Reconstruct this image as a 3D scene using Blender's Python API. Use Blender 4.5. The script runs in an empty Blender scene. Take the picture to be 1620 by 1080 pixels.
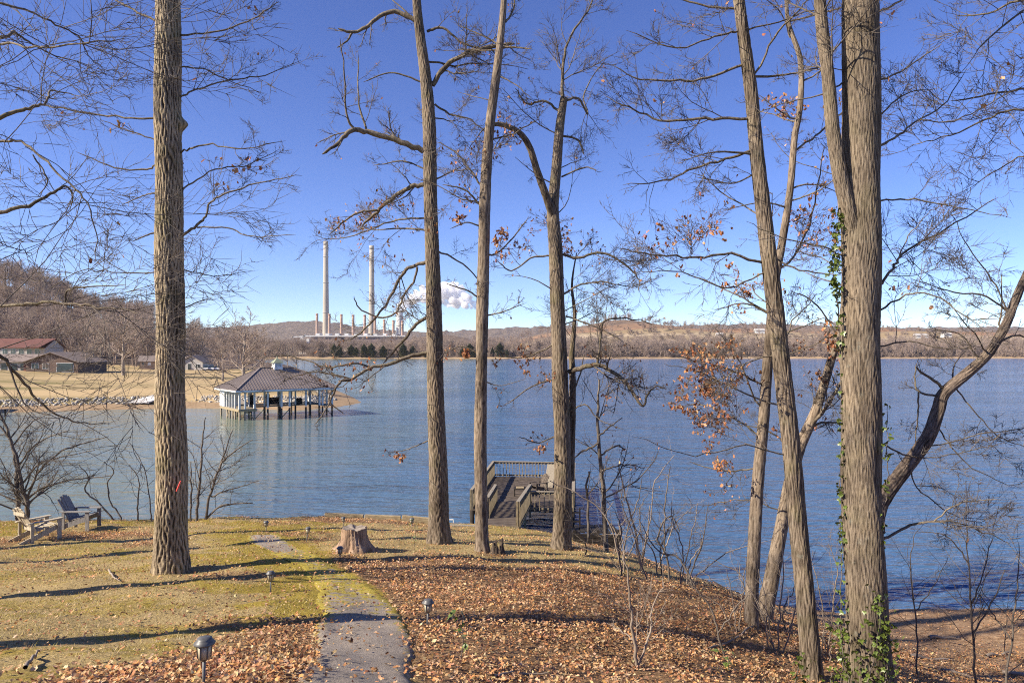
import bpy, bmesh, math, random
import numpy as np
from mathutils import Vector, Matrix
random.seed(7)
RNG = np.random.default_rng(11)
sc = bpy.context.scene
COL = sc.collection
R = math.radians

# ------------------------------------------------------------------ camera
EYE = 8.3            # metres above the lake
F = 1100.0           # focal length in photo pixels (1620 wide)
HOR = 555.0
cam_d = bpy.data.cameras.new("camera")
cam = bpy.data.objects.new("camera", cam_d); COL.objects.link(cam)
cam.location = (0, 0, EYE); cam.rotation_euler = (R(90), 0, 0)
cam_d.sensor_width = 36.0; cam_d.lens = F / 1620 * 36
cam_d.shift_y = (HOR - 540) / 1620
cam_d.clip_start = 0.1; cam_d.clip_end = 20000
sc.camera = cam
# ------------------------------------------------------------------ sky, sun, exposure
SUN_EL = 33.0
SUN_H = Vector((-0.935, -0.355)).normalized()       # horizontal direction towards the sun
w = bpy.data.worlds.new("World"); sc.world = w; w.use_nodes = True
nt = w.node_tree
sky = nt.nodes.new("ShaderNodeTexSky"); sky.sky_type = 'NISHITA'; sky.sun_disc = False
sky.sun_elevation = R(SUN_EL); sky.sun_rotation = math.atan2(SUN_H.x, SUN_H.y)
sky.air_density = 0.7; sky.dust_density = 0.0; sky.ozone_density = 3.5; sky.altitude = 200
bg = nt.nodes["Background"]; bg.inputs[1].default_value = 0.1
hsv = nt.nodes.new("ShaderNodeHueSaturation"); hsv.inputs["Saturation"].default_value = 1.14; hsv.inputs["Hue"].default_value = 0.519
nt.links.new(sky.outputs[0], hsv.inputs["Color"]); nt.links.new(hsv.outputs[0], bg.inputs[0])
sun_d = bpy.data.lights.new("sun", 'SUN'); sun = bpy.data.objects.new("sun", sun_d); COL.objects.link(sun)
sun_d.energy = 5.0; sun_d.angle = R(0.53); sun_d.color = (1.0, 0.885, 0.72)
ce = math.cos(R(SUN_EL))
sun_vec = Vector((SUN_H.x * ce, SUN_H.y * ce, math.sin(R(SUN_EL))))
sun.rotation_euler = sun_vec.to_track_quat('Z', 'Y').to_euler()
sun.location = (-40, -20, 60)
vs = sc.view_settings
sc.display_settings.display_device = 'sRGB'
vs.view_transform = 'Standard'; vs.look = 'None'; vs.gamma = 1.0; vs.use_curve_mapping = False
vs.exposure = 1.02
cy = sc.cycles
cy.use_denoising = False
cy.filter_width = 1.05
cy.use_adaptive_sampling = False
cy.sample_clamp_indirect = 4.0
cy.max_bounces = 18; cy.diffuse_bounces = 3; cy.glossy_bounces = 3; cy.transmission_bounces = 4
cy.transparent_max_bounces = 8; cy.volume_bounces = 16
cy.caustics_reflective = False; cy.caustics_refractive = False

# ------------------------------------------------------------------ helpers
def P(px, py, d):
    return np.array([(px - 810) / F * d, d, EYE - (py - HOR) / F * d])

def mesh_np(name, V, faces_list, smooth=True, mat=None):
    """faces_list: list of integer arrays, each (m,k)"""
    me = bpy.data.meshes.new(name)
    V = np.ascontiguousarray(V, dtype=np.float32)
    me.vertices.add(len(V)); me.vertices.foreach_set("co", V.ravel())
    nl = sum(f.size for f in faces_list); npoly = sum(len(f) for f in faces_list)
    idx = np.concatenate([f.ravel() for f in faces_list]).astype(np.int32)
    tot = np.concatenate([np.full(len(f), f.shape[1]) for f in faces_list]).astype(np.int32)
    start = np.concatenate([[0], np.cumsum(tot)[:-1]]).astype(np.int32)
    me.loops.add(nl); me.loops.foreach_set("vertex_index", idx)
    me.polygons.add(npoly); me.polygons.foreach_set("loop_start", start); me.polygons.foreach_set("loop_total", tot)
    if smooth: me.polygons.foreach_set("use_smooth", np.ones(npoly, dtype=bool))
    me.update(calc_edges=True)
    if mat: me.materials.append(mat)
    return me

def obj(name, me, parent=None, loc=None):
    o = bpy.data.objects.new(name, me); COL.objects.link(o)
    if parent is not None: o.parent = parent
    if loc is not None: o.location = loc
    return o

def tag(o, label=None, cat=None, group=None, kind=None):
    if label: o["label"] = label
    if cat: o["category"] = cat
    if group: o["group"] = group
    if kind: o["kind"] = kind
    return o

def thing(name, label, cat, loc=(0, 0, 0), group=None, rz=0):
    o = bpy.data.objects.new(name, None); COL.objects.link(o)
    o.empty_display_size = 0.2
    o.location = loc; o.rotation_euler = (0, 0, rz)
    return tag(o, label, cat, group)

def copy_tree(o, parent=None):
    c = o.copy(); COL.objects.link(c); c.parent = parent
    for ch in o.children: copy_tree(ch, c)
    return c

def attr(me, name, vals):
    a = me.attributes.new(name, 'FLOAT', 'POINT'); a.data.foreach_set("value", np.ascontiguousarray(vals, dtype=np.float32))
def attr_col(me, name, vals):
    a = me.attributes.new(name, 'FLOAT_COLOR', 'POINT')
    v = np.ones((len(vals), 4), dtype=np.float32); v[:, :3] = vals
    a.data.foreach_set("color", v.ravel())

class MB:
    """collects simple solids; build() links ONE mesh object"""
    def __init__(s): s.v = []; s.f = []
    def hexa(s, c):
        b = len(s.v); s.v += [tuple(x) for x in c]
        for q in ((0, 3, 2, 1), (4, 5, 6, 7), (0, 1, 5, 4), (1, 2, 6, 5), (2, 3, 7, 6), (3, 0, 4, 7)):
            s.f.append([b + i for i in q])
        return s
    def box(s, x0, x1, y0, y1, z0, z1):
        return s.hexa([(x0, y0, z0), (x1, y0, z0), (x1, y1, z0), (x0, y1, z0), (x0, y0, z1), (x1, y0, z1), (x1, y1, z1), (x0, y1, z1)])
    def beam(s, p0, p1, wd, ht, up=(0, 0, 1)):
        p0 = Vector(p0); p1 = Vector(p1); t = (p1 - p0).normalized(); up = Vector(up)
        if abs(t.dot(up)) > 0.98: up = Vector((0, 1, 0))
        sd = t.cross(up).normalized() * (wd / 2); u2 = sd.cross(t).normalized() * (ht / 2)
        return s.hexa([p0 - sd - u2, p0 + sd - u2, p1 + sd - u2, p1 - sd - u2, p0 - sd + u2, p0 + sd + u2, p1 + sd + u2, p1 - sd + u2])
    def poly(s, pts):
        b = len(s.v); s.v += [tuple(p) for p in pts]; s.f.append(list(range(b, b + len(pts)))); return s
    def prism(s, pts, vec):
        b = len(s.v); n = len(pts); vec = Vector(vec)
        s.v += [tuple(p) for p in pts] + [tuple(Vector(p) + vec) for p in pts]
        s.f.append(list(range(b, b + n))[::-1]); s.f.append(list(range(b + n, b + 2 * n)))
        for i in range(n): s.f.append([b + i, b + (i + 1) % n, b + n + (i + 1) % n, b + n + i])
        return s
    def lathe(s, prof, n=16, c=(0, 0, 0), axis_to=None):
        b = len(s.v); c = Vector(c)
        for (r, z) in prof:
            for k in range(n):
                a = 2 * math.pi * k / n; s.v.append((c.x + r * math.cos(a), c.y + r * math.sin(a), c.z + z))
        m = len(prof)
        for i in range(m - 1):
            for k in range(n):
                k2 = (k + 1) % n; s.f.append([b + i * n + k, b + i * n + k2, b + (i + 1) * n + k2, b + (i + 1) * n + k])
        s.f.append([b + k for k in range(n)][::-1]); s.f.append([b + (m - 1) * n + k for k in range(n)])
        return s
    def build(s, name, mat, parent=None, off=(0, 0, 0), smooth=False, bevel=0):
        me = bpy.data.meshes.new(name); o3 = Vector(off)
        me.from_pydata([tuple(Vector(v) - o3) for v in s.v], [], s.f); me.update()
        if bevel:
            bm = bmesh.new(); bm.from_mesh(me)
            bmesh.ops.bevel(bm, geom=bm.edges[:], offset=bevel, segments=1, affect='EDGES'); bm.to_mesh(me); bm.free()
        if smooth: me.polygons.foreach_set("use_smooth", np.ones(len(me.polygons), dtype=bool))
        me.materials.append(mat)
        return obj(name, me, parent)

# ------------------------------------------------------------------ materials
def new_mat(name):
    m = bpy.data.materials.new(name); m.use_nodes = True
    t = m.node_tree; return m, t, t.nodes["Principled BSDF"]
def ramp(t, src, stops):
    n = t.nodes.new("ShaderNodeValToRGB"); e = n.color_ramp.elements
    while len(e) > 1: e.remove(e[-1])
    e[0].position = stops[0][0]; e[0].color = (*stops[0][1], 1)
    for p, c in stops[1:]:
        k = e.new(p); k.color = (*c, 1)
    t.links.new(src, n.inputs[0]); return n.outputs[0]
def noise(t, vec, scale, detail=4, rough=0.55, dist=0.0):
    n = t.nodes.new("ShaderNodeTexNoise"); n.inputs["Scale"].default_value = scale
    n.inputs["Detail"].default_value = detail; n.inputs["Roughness"].default_value = rough
    n.inputs["Distortion"].default_value = dist
    if vec is not None: t.links.new(vec, n.inputs["Vector"])
    return n.outputs["Fac"]
def coords(t, stretch=(1, 1, 1), which="Object"):
    c = t.nodes.new("ShaderNodeTexCoord"); m = t.nodes.new("ShaderNodeMapping")
    m.inputs["Scale"].default_value = stretch
    t.links.new(c.outputs[which], m.inputs[0]); return m.outputs[0]
def math_n(t, op, a, b=None, clamp=False):
    n = t.nodes.new("ShaderNodeMath"); n.operation = op; n.use_clamp = clamp
    for i, x in enumerate((a, b)):
        if x is None: continue
        if isinstance(x, (int, float)): n.inputs[i].default_value = x
        else: t.links.new(x, n.inputs[i])
    return n.outputs[0]
def mix(t, fac, a, b, blend='MIX'):
    n = t.nodes.new("ShaderNodeMix"); n.data_type = 'RGBA'; n.blend_type = blend
    if isinstance(fac, (int, float)): n.inputs[0].default_value = fac
    else: t.links.new(fac, n.inputs[0])
    for s, x in ((n.inputs[6], a), (n.inputs[7], b)):
        if isinstance(x, tuple): s.default_value = (*x, 1)
        else: t.links.new(x, s)
    return n.outputs[2]
def bump(t, bsdf, h, strength, dist):
    b = t.nodes.new("ShaderNodeBump"); b.inputs["Strength"].default_value = strength; b.inputs["Distance"].default_value = dist
    t.links.new(h, b.inputs["Height"]); t.links.new(b.outputs[0], bsdf.inputs["Normal"]); return b
def getattr_n(t, name, out="Fac"):
    n = t.nodes.new("ShaderNodeAttribute"); n.attribute_name = name; return n.outputs[out]

def noise_mat(name, cols, scale=4, stretch=(1, 1, 1), rough=0.85, bmp=0.0, bdist=0.02, detail=5, lo=0.3, hi=0.7, spec=0.3):
    m, t, b = new_mat(name)
    v = coords(t, stretch); f = noise(t, v, scale, detail, 0.6)
    k = len(cols)
    st = [(lo + (hi - lo) * i / max(1, k - 1), c) for i, c in enumerate(cols)]
    t.links.new(ramp(t, f, st), b.inputs["Base Color"])
    b.inputs["Roughness"].default_value = rough; b.inputs["Specular IOR Level"].default_value = spec
    if bmp: bump(t, b, noise(t, v, scale * 2.5, 6, 0.65), bmp, bdist)
    return m

def bark_mat(name, dark, mid, light, freq, moss=0.0, zs=0.16, bdist=0.03, use_attr=False, rw=0.22):
    m, t, b = new_mat(name)
    v = coords(t, (1, 1, zs)); v0 = coords(t)
    wob = noise(t, v, freq, 5, 0.6, 1.2)
    big = noise(t, v0, 1.4, 4, 0.6)
    fine = noise(t, coords(t, (1, 1, 0.4)), freq * 5, 5, 0.65)
    f = math_n(t, 'ADD', math_n(t, 'MULTIPLY', wob, 0.7), math_n(t, 'MULTIPLY', fine, 0.3))
    if use_attr:
        f = math_n(t, 'ADD', math_n(t, 'MULTIPLY', getattr_n(t, "ridge"), rw), math_n(t, 'MULTIPLY', f, 1.02 - rw))
    c = ramp(t, f, [(0.40, dark), (0.53, mid), (0.74, light)] if use_attr else [(0.33, dark), (0.47, mid), (0.68, light)])
    patch = ramp(t, big, [(0.32, (0.50, 0.47, 0.44)), (0.5, (0.92, 0.89, 0.85)), (0.68, (1.18, 1.12, 1.03))])
    c = mix(t, 1.0, c, patch, 'MULTIPLY')
    streak = ramp(t, noise(t, coords(t, (1.6, 1.6, 0.12)), 2.6, 4, 0.6), [(0.34, (0.45, 0.43, 0.41)), (0.46, (1, 1, 1))])
    c = mix(t, 0.8, c, streak, 'MULTIPLY')
    lich = ramp(t, noise(t, v0, 6.0, 5, 0.7), [(0.60, (0, 0, 0)), (0.72, (1, 1, 1))])
    c = mix(t, math_n(t, 'MULTIPLY', lich, 0.35), c, (0.26, 0.27, 0.22))
    if moss:
        mm = ramp(t, noise(t, v0, 2.3, 4, 0.6), [(0.5, (0, 0, 0)), (0.68, (1, 1, 1))])
        c = mix(t, math_n(t, 'MULTIPLY', mm, moss), c, (0.14, 0.14, 0.045))
    t.links.new(c, b.inputs["Base Color"]); b.inputs["Roughness"].default_value = 0.9
    b.inputs["Specular IOR Level"].default_value = 0.2
    bump(t, b, f, 0.9, bdist)
    return m

M = {}
M['bark_oak'] = bark_mat('bark_oak', (0.06, 0.045, 0.031), (0.25, 0.20, 0.14), (0.46, 0.39, 0.28), 14, 0.35, 0.14, 0.03, True, 0.42)
M['bark_big'] = bark_mat('bark_big', (0.05, 0.039, 0.03), (0.17, 0.138, 0.103), (0.33, 0.28, 0.215), 30, 0.12, 0.16, 0.03, True, 0.2)
M['bark_mid'] = bark_mat('bark_mid', (0.055, 0.043, 0.033), (0.17, 0.137, 0.103), (0.33, 0.28, 0.22), 22, 0.2, 0.18, 0.02, True)
M['bark_smooth'] = bark_mat('bark_smooth', (0.09, 0.068, 0.051), (0.21, 0.17, 0.13), (0.34, 0.285, 0.23), 14, 0.06, 0.3, 0.012, True)
M['bark_dark'] = bark_mat('bark_dark', (0.04, 0.032, 0.027), (0.12, 0.095, 0.078), (0.26, 0.21, 0.17), 14, 0.05, 0.25, 0.02, True)
M['limb'] = bark_mat('limb', (0.05, 0.043, 0.033), (0.15, 0.125, 0.095), (0.30, 0.26, 0.20), 16, 0.2, 0.6, 0.012)
M['twig'] = noise_mat('twig', [(0.055, 0.045, 0.038), (0.13, 0.108, 0.088), (0.2, 0.17, 0.14)], 1.5, rough=0.8)
M['twig_pale'] = noise_mat('twig_pale', [(0.14, 0.11, 0.085), (0.25, 0.2, 0.155), (0.33, 0.28, 0.22)], 1.5, rough=0.8)
M['far_twig'] = noise_mat('far_twig', [(0.2, 0.15, 0.125), (0.33, 0.255, 0.21), (0.44, 0.35, 0.285)], 0.3, rough=0.9)
M['far_bark'] = noise_mat('far_bark', [(0.2, 0.16, 0.13), (0.38, 0.32, 0.26)], 1.2, rough=0.9)

def leaf_mat(name, attrname="leafcol", transl=0.25):
    m, t, b = new_mat(name)
    c = getattr_n(t, attrname, "Color")
    t.links.new(c, b.inputs["Base Color"]); b.inputs["Roughness"].default_value = 0.6
    b.inputs["Specular IOR Level"].default_value = 0.25
    tr = t.nodes.new("ShaderNodeBsdfTranslucent"); t.links.new(c, tr.inputs[0])
    mx = t.nodes.new("ShaderNodeMixShader"); mx.inputs[0].default_value = transl
    t.links.new(b.outputs[0], mx.inputs[1]); t.links.new(tr.outputs[0], mx.inputs[2])
    t.links.new(mx.outputs[0], t.nodes["Material Output"].inputs[0])
    return m
M['leaf'] = leaf_mat('dead_leaf')
M['grass'] = leaf_mat('grass_blade')
M['wood_grey'] = noise_mat('wood_grey', [(0.13, 0.105, 0.08), (0.27, 0.23, 0.17), (0.38, 0.34, 0.25)], 6, (6, 6, 1), bmp=0.4, bdist=0.006)
M['wood_rail'] = noise_mat('wood_rail', [(0.12, 0.095, 0.06), (0.24, 0.195, 0.125), (0.33, 0.275, 0.185)], 5, (4, 4, 1), bmp=0.4, bdist=0.006)
M['wood_deck'] = noise_mat('wood_deck', [(0.03, 0.023, 0.018), (0.09, 0.07, 0.054), (0.19, 0.155, 0.12)], 3, (1, 5, 5), bmp=0.5, bdist=0.008)
M['wood_dark'] = noise_mat('wood_dark', [(0.014, 0.011, 0.009), (0.04, 0.032, 0.026)], 4, bmp=0.4, bdist=0.01)
M['timber'] = noise_mat('timber', [(0.16, 0.12, 0.07), (0.33, 0.26, 0.15), (0.42, 0.35, 0.22)], 5, (1, 6, 6), bmp=0.4, bdist=0.01)
M['chair'] = noise_mat('chair_wood', [(0.26, 0.22, 0.155), (0.44, 0.38, 0.28), (0.54, 0.48, 0.37)], 7, (5, 5, 1), bmp=0.3, bdist=0.004)
M['chair_shaded'] = noise_mat('chair_wood_shaded', [(0.13, 0.125, 0.12), (0.24, 0.23, 0.215), (0.33, 0.31, 0.28)], 7, (5, 5, 1), bmp=0.3, bdist=0.004)  # darker copy of the chair wood, shade put into its colour
M['stump'] = noise_mat('stump_wood', [(0.07, 0.045, 0.03), (0.30, 0.20, 0.13), (0.44, 0.33, 0.24)], 9, (1, 1, 0.12), bmp=0.9, bdist=0.03)
M['stump_top'] = noise_mat('stump_top', [(0.15, 0.12, 0.095), (0.33, 0.28, 0.23)], 12, bmp=0.5, bdist=0.01)
M['lamp_metal'] = noise_mat('lamp_metal', [(0.06, 0.06, 0.06), (0.13, 0.13, 0.125)], 20, rough=0.45, spec=0.5)
M['lamp_glass'] = noise_mat('lamp_lens', [(0.36, 0.31, 0.21), (0.5, 0.45, 0.33)], 8, (1, 1, 0.1), rough=0.35, spec=0.5)
M['white'] = noise_mat('white_paint', [(0.66, 0.66, 0.64), (0.8, 0.8, 0.78)], 1.5, rough=0.6)
M['bh_post'] = noise_mat('grey_white_paint', [(0.5, 0.51, 0.5), (0.66, 0.66, 0.63)], 2, rough=0.6)
M['roof_brown'] = noise_mat('roof_brown_metal', [(0.185, 0.15, 0.13), (0.24, 0.2, 0.178)], 0.6, rough=0.5, spec=0.4)
M['roof_red'] = noise_mat('roof_red', [(0.11, 0.045, 0.037), (0.17, 0.075, 0.06)], 0.8, rough=0.85)
M['roof_grey'] = noise_mat('roof_shingle', [(0.16, 0.125, 0.11), (0.27, 0.22, 0.19)], 1.2, rough=0.9)
M['brick_tan'] = noise_mat('tan_brick', [(0.33, 0.22, 0.15), (0.46, 0.33, 0.23)], 2.0)
M['siding_brown'] = noise_mat('brown_siding', [(0.10, 0.065, 0.05), (0.17, 0.115, 0.09)], 1.5, (3, 3, 0.3))
M['siding_grey'] = noise_mat('grey_siding', [(0.34, 0.32, 0.3), (0.46, 0.44, 0.41)], 1.5)
M['glass_dark'] = noise_mat('window_glass', [(0.02, 0.03, 0.035), (0.05, 0.07, 0.08)], 1, rough=0.08, spec=0.6)
M['copper'] = noise_mat('cupola_roof', [(0.22, 0.25, 0.16), (0.32, 0.34, 0.23)], 3, rough=0.6)
M['concrete_stack'] = noise_mat('stack_concrete', [(0.36, 0.32, 0.265), (0.46, 0.415, 0.345)], 0.02, (1, 1, 0.5), rough=0.9)
M['brick_stack'] = noise_mat('small_stack_brick', [(0.30, 0.17, 0.13), (0.42, 0.26, 0.2)], 0.03)
M['stack_tip'] = noise_mat('small_stack_pale', [(0.36, 0.24, 0.185), (0.44, 0.31, 0.24)], 0.05)
M['plant_white'] = noise_mat('plant_white', [(0.5, 0.5, 0.48), (0.68, 0.68, 0.66)], 0.02)
M['plant_brown'] = noise_mat('plant_brown', [(0.17, 0.12, 0.11), (0.27, 0.2, 0.18)], 0.03)
M['rock'] = noise_mat('riprap_stone', [(0.22, 0.195, 0.16), (0.38, 0.345, 0.29), (0.52, 0.48, 0.41)], 1.2, bmp=0.5, bdist=0.1)
M['concrete'] = noise_mat('concrete', [(0.55, 0.53, 0.49), (0.7, 0.68, 0.64)], 1.0)
M['asphalt_far'] = noise_mat('far_asphalt', [(0.16, 0.155, 0.16), (0.22, 0.215, 0.215)], 0.4)
M['ribbon'] = noise_mat('pink_ribbon', [(0.75, 0.06, 0.05), (0.85, 0.10, 0.08)], 5, rough=0.5)
M['conifer'] = noise_mat('conifer_green', [(0.075, 0.08, 0.033), (0.14, 0.14, 0.065)], 0.5)

# ------------------------------------------------------------------ near terrain
CP = []
for a in [(323, 1088, 5.1), (428, 940, 11), (676, 994, 9), (270, 902, 13.5), (560, 871, 15.8), (485, 857, 17.3), (421, 842, 19.8),
          (700, 858, 18.3), (763, 873, 17), (888, 866, 19), (100, 838, 21), (0, 862, 18.5), (0, 933, 12.2), (600, 824, 24.6), (430, 824, 23.6),
          (250, 831, 22.5), (760, 838, 24.3), (1000, 884, 19), (1100, 936, 16), (1165, 958, 14.6), (1190, 988, 13), (1290, 1085, 10.4), (1385, 1098, 9.8),
          (1000, 1000, 10.2), (1010, 1080, 8.0), (1500, 1010, 19), (1500, 1062, 16), (1420, 963, 22.3), (1610, 961, 22.4), (1300, 968, 21.9),
          (0, 1060, 6.6), (570, 1080, 6.0), (570, 905, 13.4)]:
    CP.append(P(*a))
CP += [np.array(a, float) for a in [(0, 0, 6.8), (-8, 0, 7.2), (8, 0, 5.6), (-20, 0, 7.6), (20, 0, 3.2), (-25, 10, 5.6), (-20, 18, 3.8), (-27, 22, 2.9),
       (-17, 22.5, 2.75), (0, -5, 7.7), (-25, -5, 8.2), (20, -5, 4.6), (13, 8, 2.3), (20, 12, 1.5), (26, 16, 1.0), (16, 24.5, -0.5), (9, 24.5, -0.5),
       (28, 24, -0.6), (5, 27, 0.9), (-4, 29, 1.7), (-16, 29, 1.9), (-30, 28, 2.0), (-40, 10, 6.2), (40, 10, 1.6)]]
CP = np.array(CP)
def _phi(r2): return 0.5 * r2 * np.log(r2 + 1e-9)
def _fit(cp, reg=0.6):
    n = len(cp); d2 = ((cp[:, None, :2] - cp[None, :, :2]) ** 2).sum(-1)
    A = np.zeros((n + 3, n + 3)); A[:n, :n] = _phi(d2) + reg * np.eye(n)
    A[:n, n] = 1; A[:n, n + 1:] = cp[:, :2]; A[n, :n] = 1; A[n + 1:, :n] = cp[:, :2].T
    return np.linalg.solve(A, np.concatenate([cp[:, 2], [0, 0, 0]]))
WT = _fit(CP)
SHORE = np.array([(-60, 28), (-45, 27.5), (-27, 25.8), (-17, 24.6), (-12, 25.4), (-8, 26.2), (-3, 26.8), (0.5, 26.6), (3, 25.2), (5, 23.9), (7.5, 22.7),
                  (12.4, 22.45), (17, 22.5), (30, 22), (60, 20)], float)
def near_top(X, Y):
    X = np.asarray(X, float); Y = np.asarray(Y, float); sh = X.shape; x = X.ravel(); y = Y.ravel()
    out = np.empty(len(x))
    for i in range(0, len(x), 20000):
        xs = x[i:i + 20000]; ys = y[i:i + 20000]
        d2 = (xs[:, None] - CP[None, :, 0]) ** 2 + (ys[:, None] - CP[None, :, 1]) ** 2
        out[i:i + 20000] = _phi(d2) @ WT[:len(CP)] + WT[-3] + WT[-2] * xs + WT[-1] * ys
    return out.reshape(sh)
def shore_s(X, Y): return np.interp(X, SHORE[:, 0], SHORE[:, 1]) - Y
def wob(X, Y):
    return (0.035 * np.sin(1.7 * X + 0.6 * Y + 1) * np.sin(1.3 * Y - 0.5 * X) + 0.02 * np.sin(4.1 * X + 2.2 * Y) * np.sin(3.3 * Y - 1.1 * X + 2)
            + 0.012 * np.sin(8.3 * X - 3 * Y) * np.sin(7.1 * Y + 2.5 * X))
def tz(X, Y):
    X = np.asarray(X, float); Y = np.asarray(Y, float)
    a = near_top(X, Y) + wob(X, Y); b = shore_s(X, Y) * 2.3 + 0.25 * np.sin(X * 2.1) * np.sin(X * 0.9 + 1)
    k = 0.25
    h = np.clip(0.5 + 0.5 * (b - a) / k, 0, 1)
    return np.maximum(b * (1 - h) + a * h - k * h * (1 - h), -2.5)
def tz1(x, y): return float(tz(np.array([x]), np.array([y]))[0])
def ground_px(px, py, dmax=40):
    ds = np.arange(3.0, dmax, 0.02)
    X = (px - 810) / F * ds; Z = EYE - (py - HOR) / F * ds
    k = np.nonzero(Z < tz(X, ds))[0]
    d = ds[k[0]] if len(k) else dmax
    return np.array([(px - 810) / F * d, d, tz1((px - 810) / F * d, d)])
def proj(X, Y, Z): return 810 + F * X / Y, HOR + F * (EYE - Z) / Y

# path outline, from its two edges on the ground
PATH_ROWS = [(1400, 350, 770), (1250, 400, 720), (1150, 440, 685), (1080, 468, 657), (1040, 482, 652), (1000, 500, 648), (975, 506, 640), (955, 500, 624), (935, 498, 603),
             (915, 490, 565), (900, 478, 535), (885, 452, 508), (870, 418, 478), (855, 394, 452), (846, 388, 436)]
PL = np.array([ground_px(l, y) for y, l, r in PATH_ROWS]); PR = np.array([ground_px(r, y) for y, l, r in PATH_ROWS])
def path_inside(X, Y, grow=0.0):
    yl = np.interp(Y, 0.5 * (PL[:, 1] + PR[:, 1]), PL[:, 0]); yr = np.interp(Y, 0.5 * (PL[:, 1] + PR[:, 1]), PR[:, 0])
    ok = (Y < PL[-1, 1] + 0.2)
    return (X > yl - grow) & (X < yr + grow) & ok

def vnoise(X, Y, s, seed=0):
    r = np.random.default_rng(seed); G = r.random((64, 64))
    x = X * s + 1000.3; y = Y * s + 1000.7
    i = np.floor(x).astype(int); j = np.floor(y).astype(int); fx = x - i; fy = y - j
    fx = fx * fx * (3 - 2 * fx); fy = fy * fy * (3 - 2 * fy)
    g = lambda a, b: G[a % 64, b % 64]
    return (g(i, j) * (1 - fx) + g(i + 1, j) * fx) * (1 - fy) + (g(i, j + 1) * (1 - fx) + g(i + 1, j + 1) * fx) * fy
def fbm(X, Y, s, seed=0): return 0.5 * vnoise(X, Y, s, seed) + 0.3 * vnoise(X, Y, s * 2.1, seed + 1) + 0.2 * vnoise(X, Y, s * 4.3, seed + 2)
def sstep(a, b, x): t = np.clip((x - a) / (b - a), 0, 1); return t * t * (3 - 2 * t)

def leaf_density(X, Y):
    """0..1 cover of fallen leaves over the yard"""
    mid = np.interp(Y, 0.5 * (PL[:, 1] + PR[:, 1]), 0.5 * (PL[:, 0] + PR[:, 0]))
    n = fbm(X, Y, 0.7, 3)
    right = sstep(0.2, 0.9, X - mid) * sstep(16.8, 12.8, Y + 1.6 * (n - 0.5) * 2 - np.clip(X, 0, 6) * 0.45)
    left_near = sstep(-4.6, -2.6, X + (n - .5) * 2.0) * sstep(9.7, 7.6, Y + (n - 0.5) * 3) * (X < mid + .3)
    patch = sstep(0.60, 0.74, fbm(X, Y * 1.8, 0.45, 9)) * 0.5
    pile = np.exp(-(((X + 5.2) / 2.2) ** 2 + ((Y - 24.2) / 0.55) ** 2)) * 1.3
    chairs = np.exp(-(((X + 12.0) / 2.0) ** 2 + ((Y - 20.2) / 0.9) ** 2)) * 0.8
    slope = sstep(3.0, 5.5, X) * sstep(20, 17, Y) * 0.9
    beach = sstep(6.5, 9, X) * sstep(20.5, 18.5, Y)* 0.25
    D = np.maximum.reduce([right, left_near, patch, pile, chairs, slope * (1 - sstep(7, 10, X)), beach, np.full_like(X, 0.06)])
    D = np.where(path_inside(X, Y, -0.05 + 0.25 * (n - 0.5)), D * 0.08, D)
    return np.clip(D, 0, 1)

gx = np.concatenate([np.linspace(-60, -19, 42)[:-1], np.linspace(-19, 19, 285), np.linspace(19, 60, 42)[1:]])
gy = np.concatenate([np.linspace(-14, 3, 24)[:-1], np.linspace(3, 28.5, 205)])
GX, GY = np.meshgrid(gx, gy); GZ = tz(GX, GY)
nx = len(gx); ny = len(gy)
ii = (np.arange(ny - 1)[:, None] * nx + np.arange(nx - 1)[None, :]).ravel()
quads = np.stack([ii, ii + 1, ii + nx + 1, ii + nx], 1)

def ground_material():
    m, t, b = new_mat('yard_ground')
    v = coords(t)
    litter = getattr_n(t, "litter"); sand = getattr_n(t, "sand"); mossy = getattr_n(t, "moss")
    fine = noise(t, v, 26, 6, 0.7); med = noise(t, v, 5, 5, 0.6); big = noise(t, v, 0.8, 4, 0.55)
    straw = ramp(t, fine, [(0.3, (0.14, 0.095, 0.04)), (0.5, (0.38, 0.285, 0.13)), (0.7, (0.54, 0.43, 0.23))])
    mo = ramp(t, fine, [(0.3, (0.14, 0.10, 0.022)), (0.55, (0.35, 0.265, 0.05)), (0.75, (0.48, 0.385, 0.105))])
    mf = math_n(t, 'ADD', math_n(t, 'MULTIPLY', med, 0.75), math_n(t, 'MULTIPLY', mossy, 0.75))
    mf = ramp(t, mf, [(0.62, (0, 0, 0)), (0.86, (1, 1, 1))])
    c = mix(t, mf, straw, mo)
    soil = ramp(t, fine, [(0.35, (0.085, 0.052, 0.03)), (0.5, (0.26, 0.16, 0.085)), (0.68, (0.44, 0.29, 0.165))])
    lf = ramp(t, math_n(t, 'ADD', litter, math_n(t, 'MULTIPLY', math_n(t, 'SUBTRACT', med, 0.5), 0.5)), [(0.25, (0, 0, 0)), (0.6, (1, 1, 1))])
    c = mix(t, lf, c, soil)
    sd = ramp(t, noise(t, coords(t, (1, 2.2, 1)), 5, 6, 0.7), [(0.3, (0.13, 0.075, 0.042)), (0.5, (0.30, 0.19, 0.11)), (0.72, (0.46, 0.33, 0.21))])
    c = mix(t, sand, c, sd)
    c = mix(t, 0.5, c, ramp(t, big, [(0.3, (0.75, 0.73, 0.7)), (0.7, (1.15, 1.15, 1.1))]), 'MULTIPLY')
    t.links.new(c, b.inputs["Base Color"]); b.inputs["Roughness"].default_value = 0.95; b.inputs["Specular IOR Level"].default_value = 0.1
    bump(t, b, math_n(t, 'ADD', fine, math_n(t, 'MULTIPLY', med, 0.7)), 0.8, 0.05)
    return m
M['ground'] = ground_material()
gme = mesh_np('ground', np.stack([GX, GY, GZ], -1).reshape(-1, 3), [quads], True, M['ground'])
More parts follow.
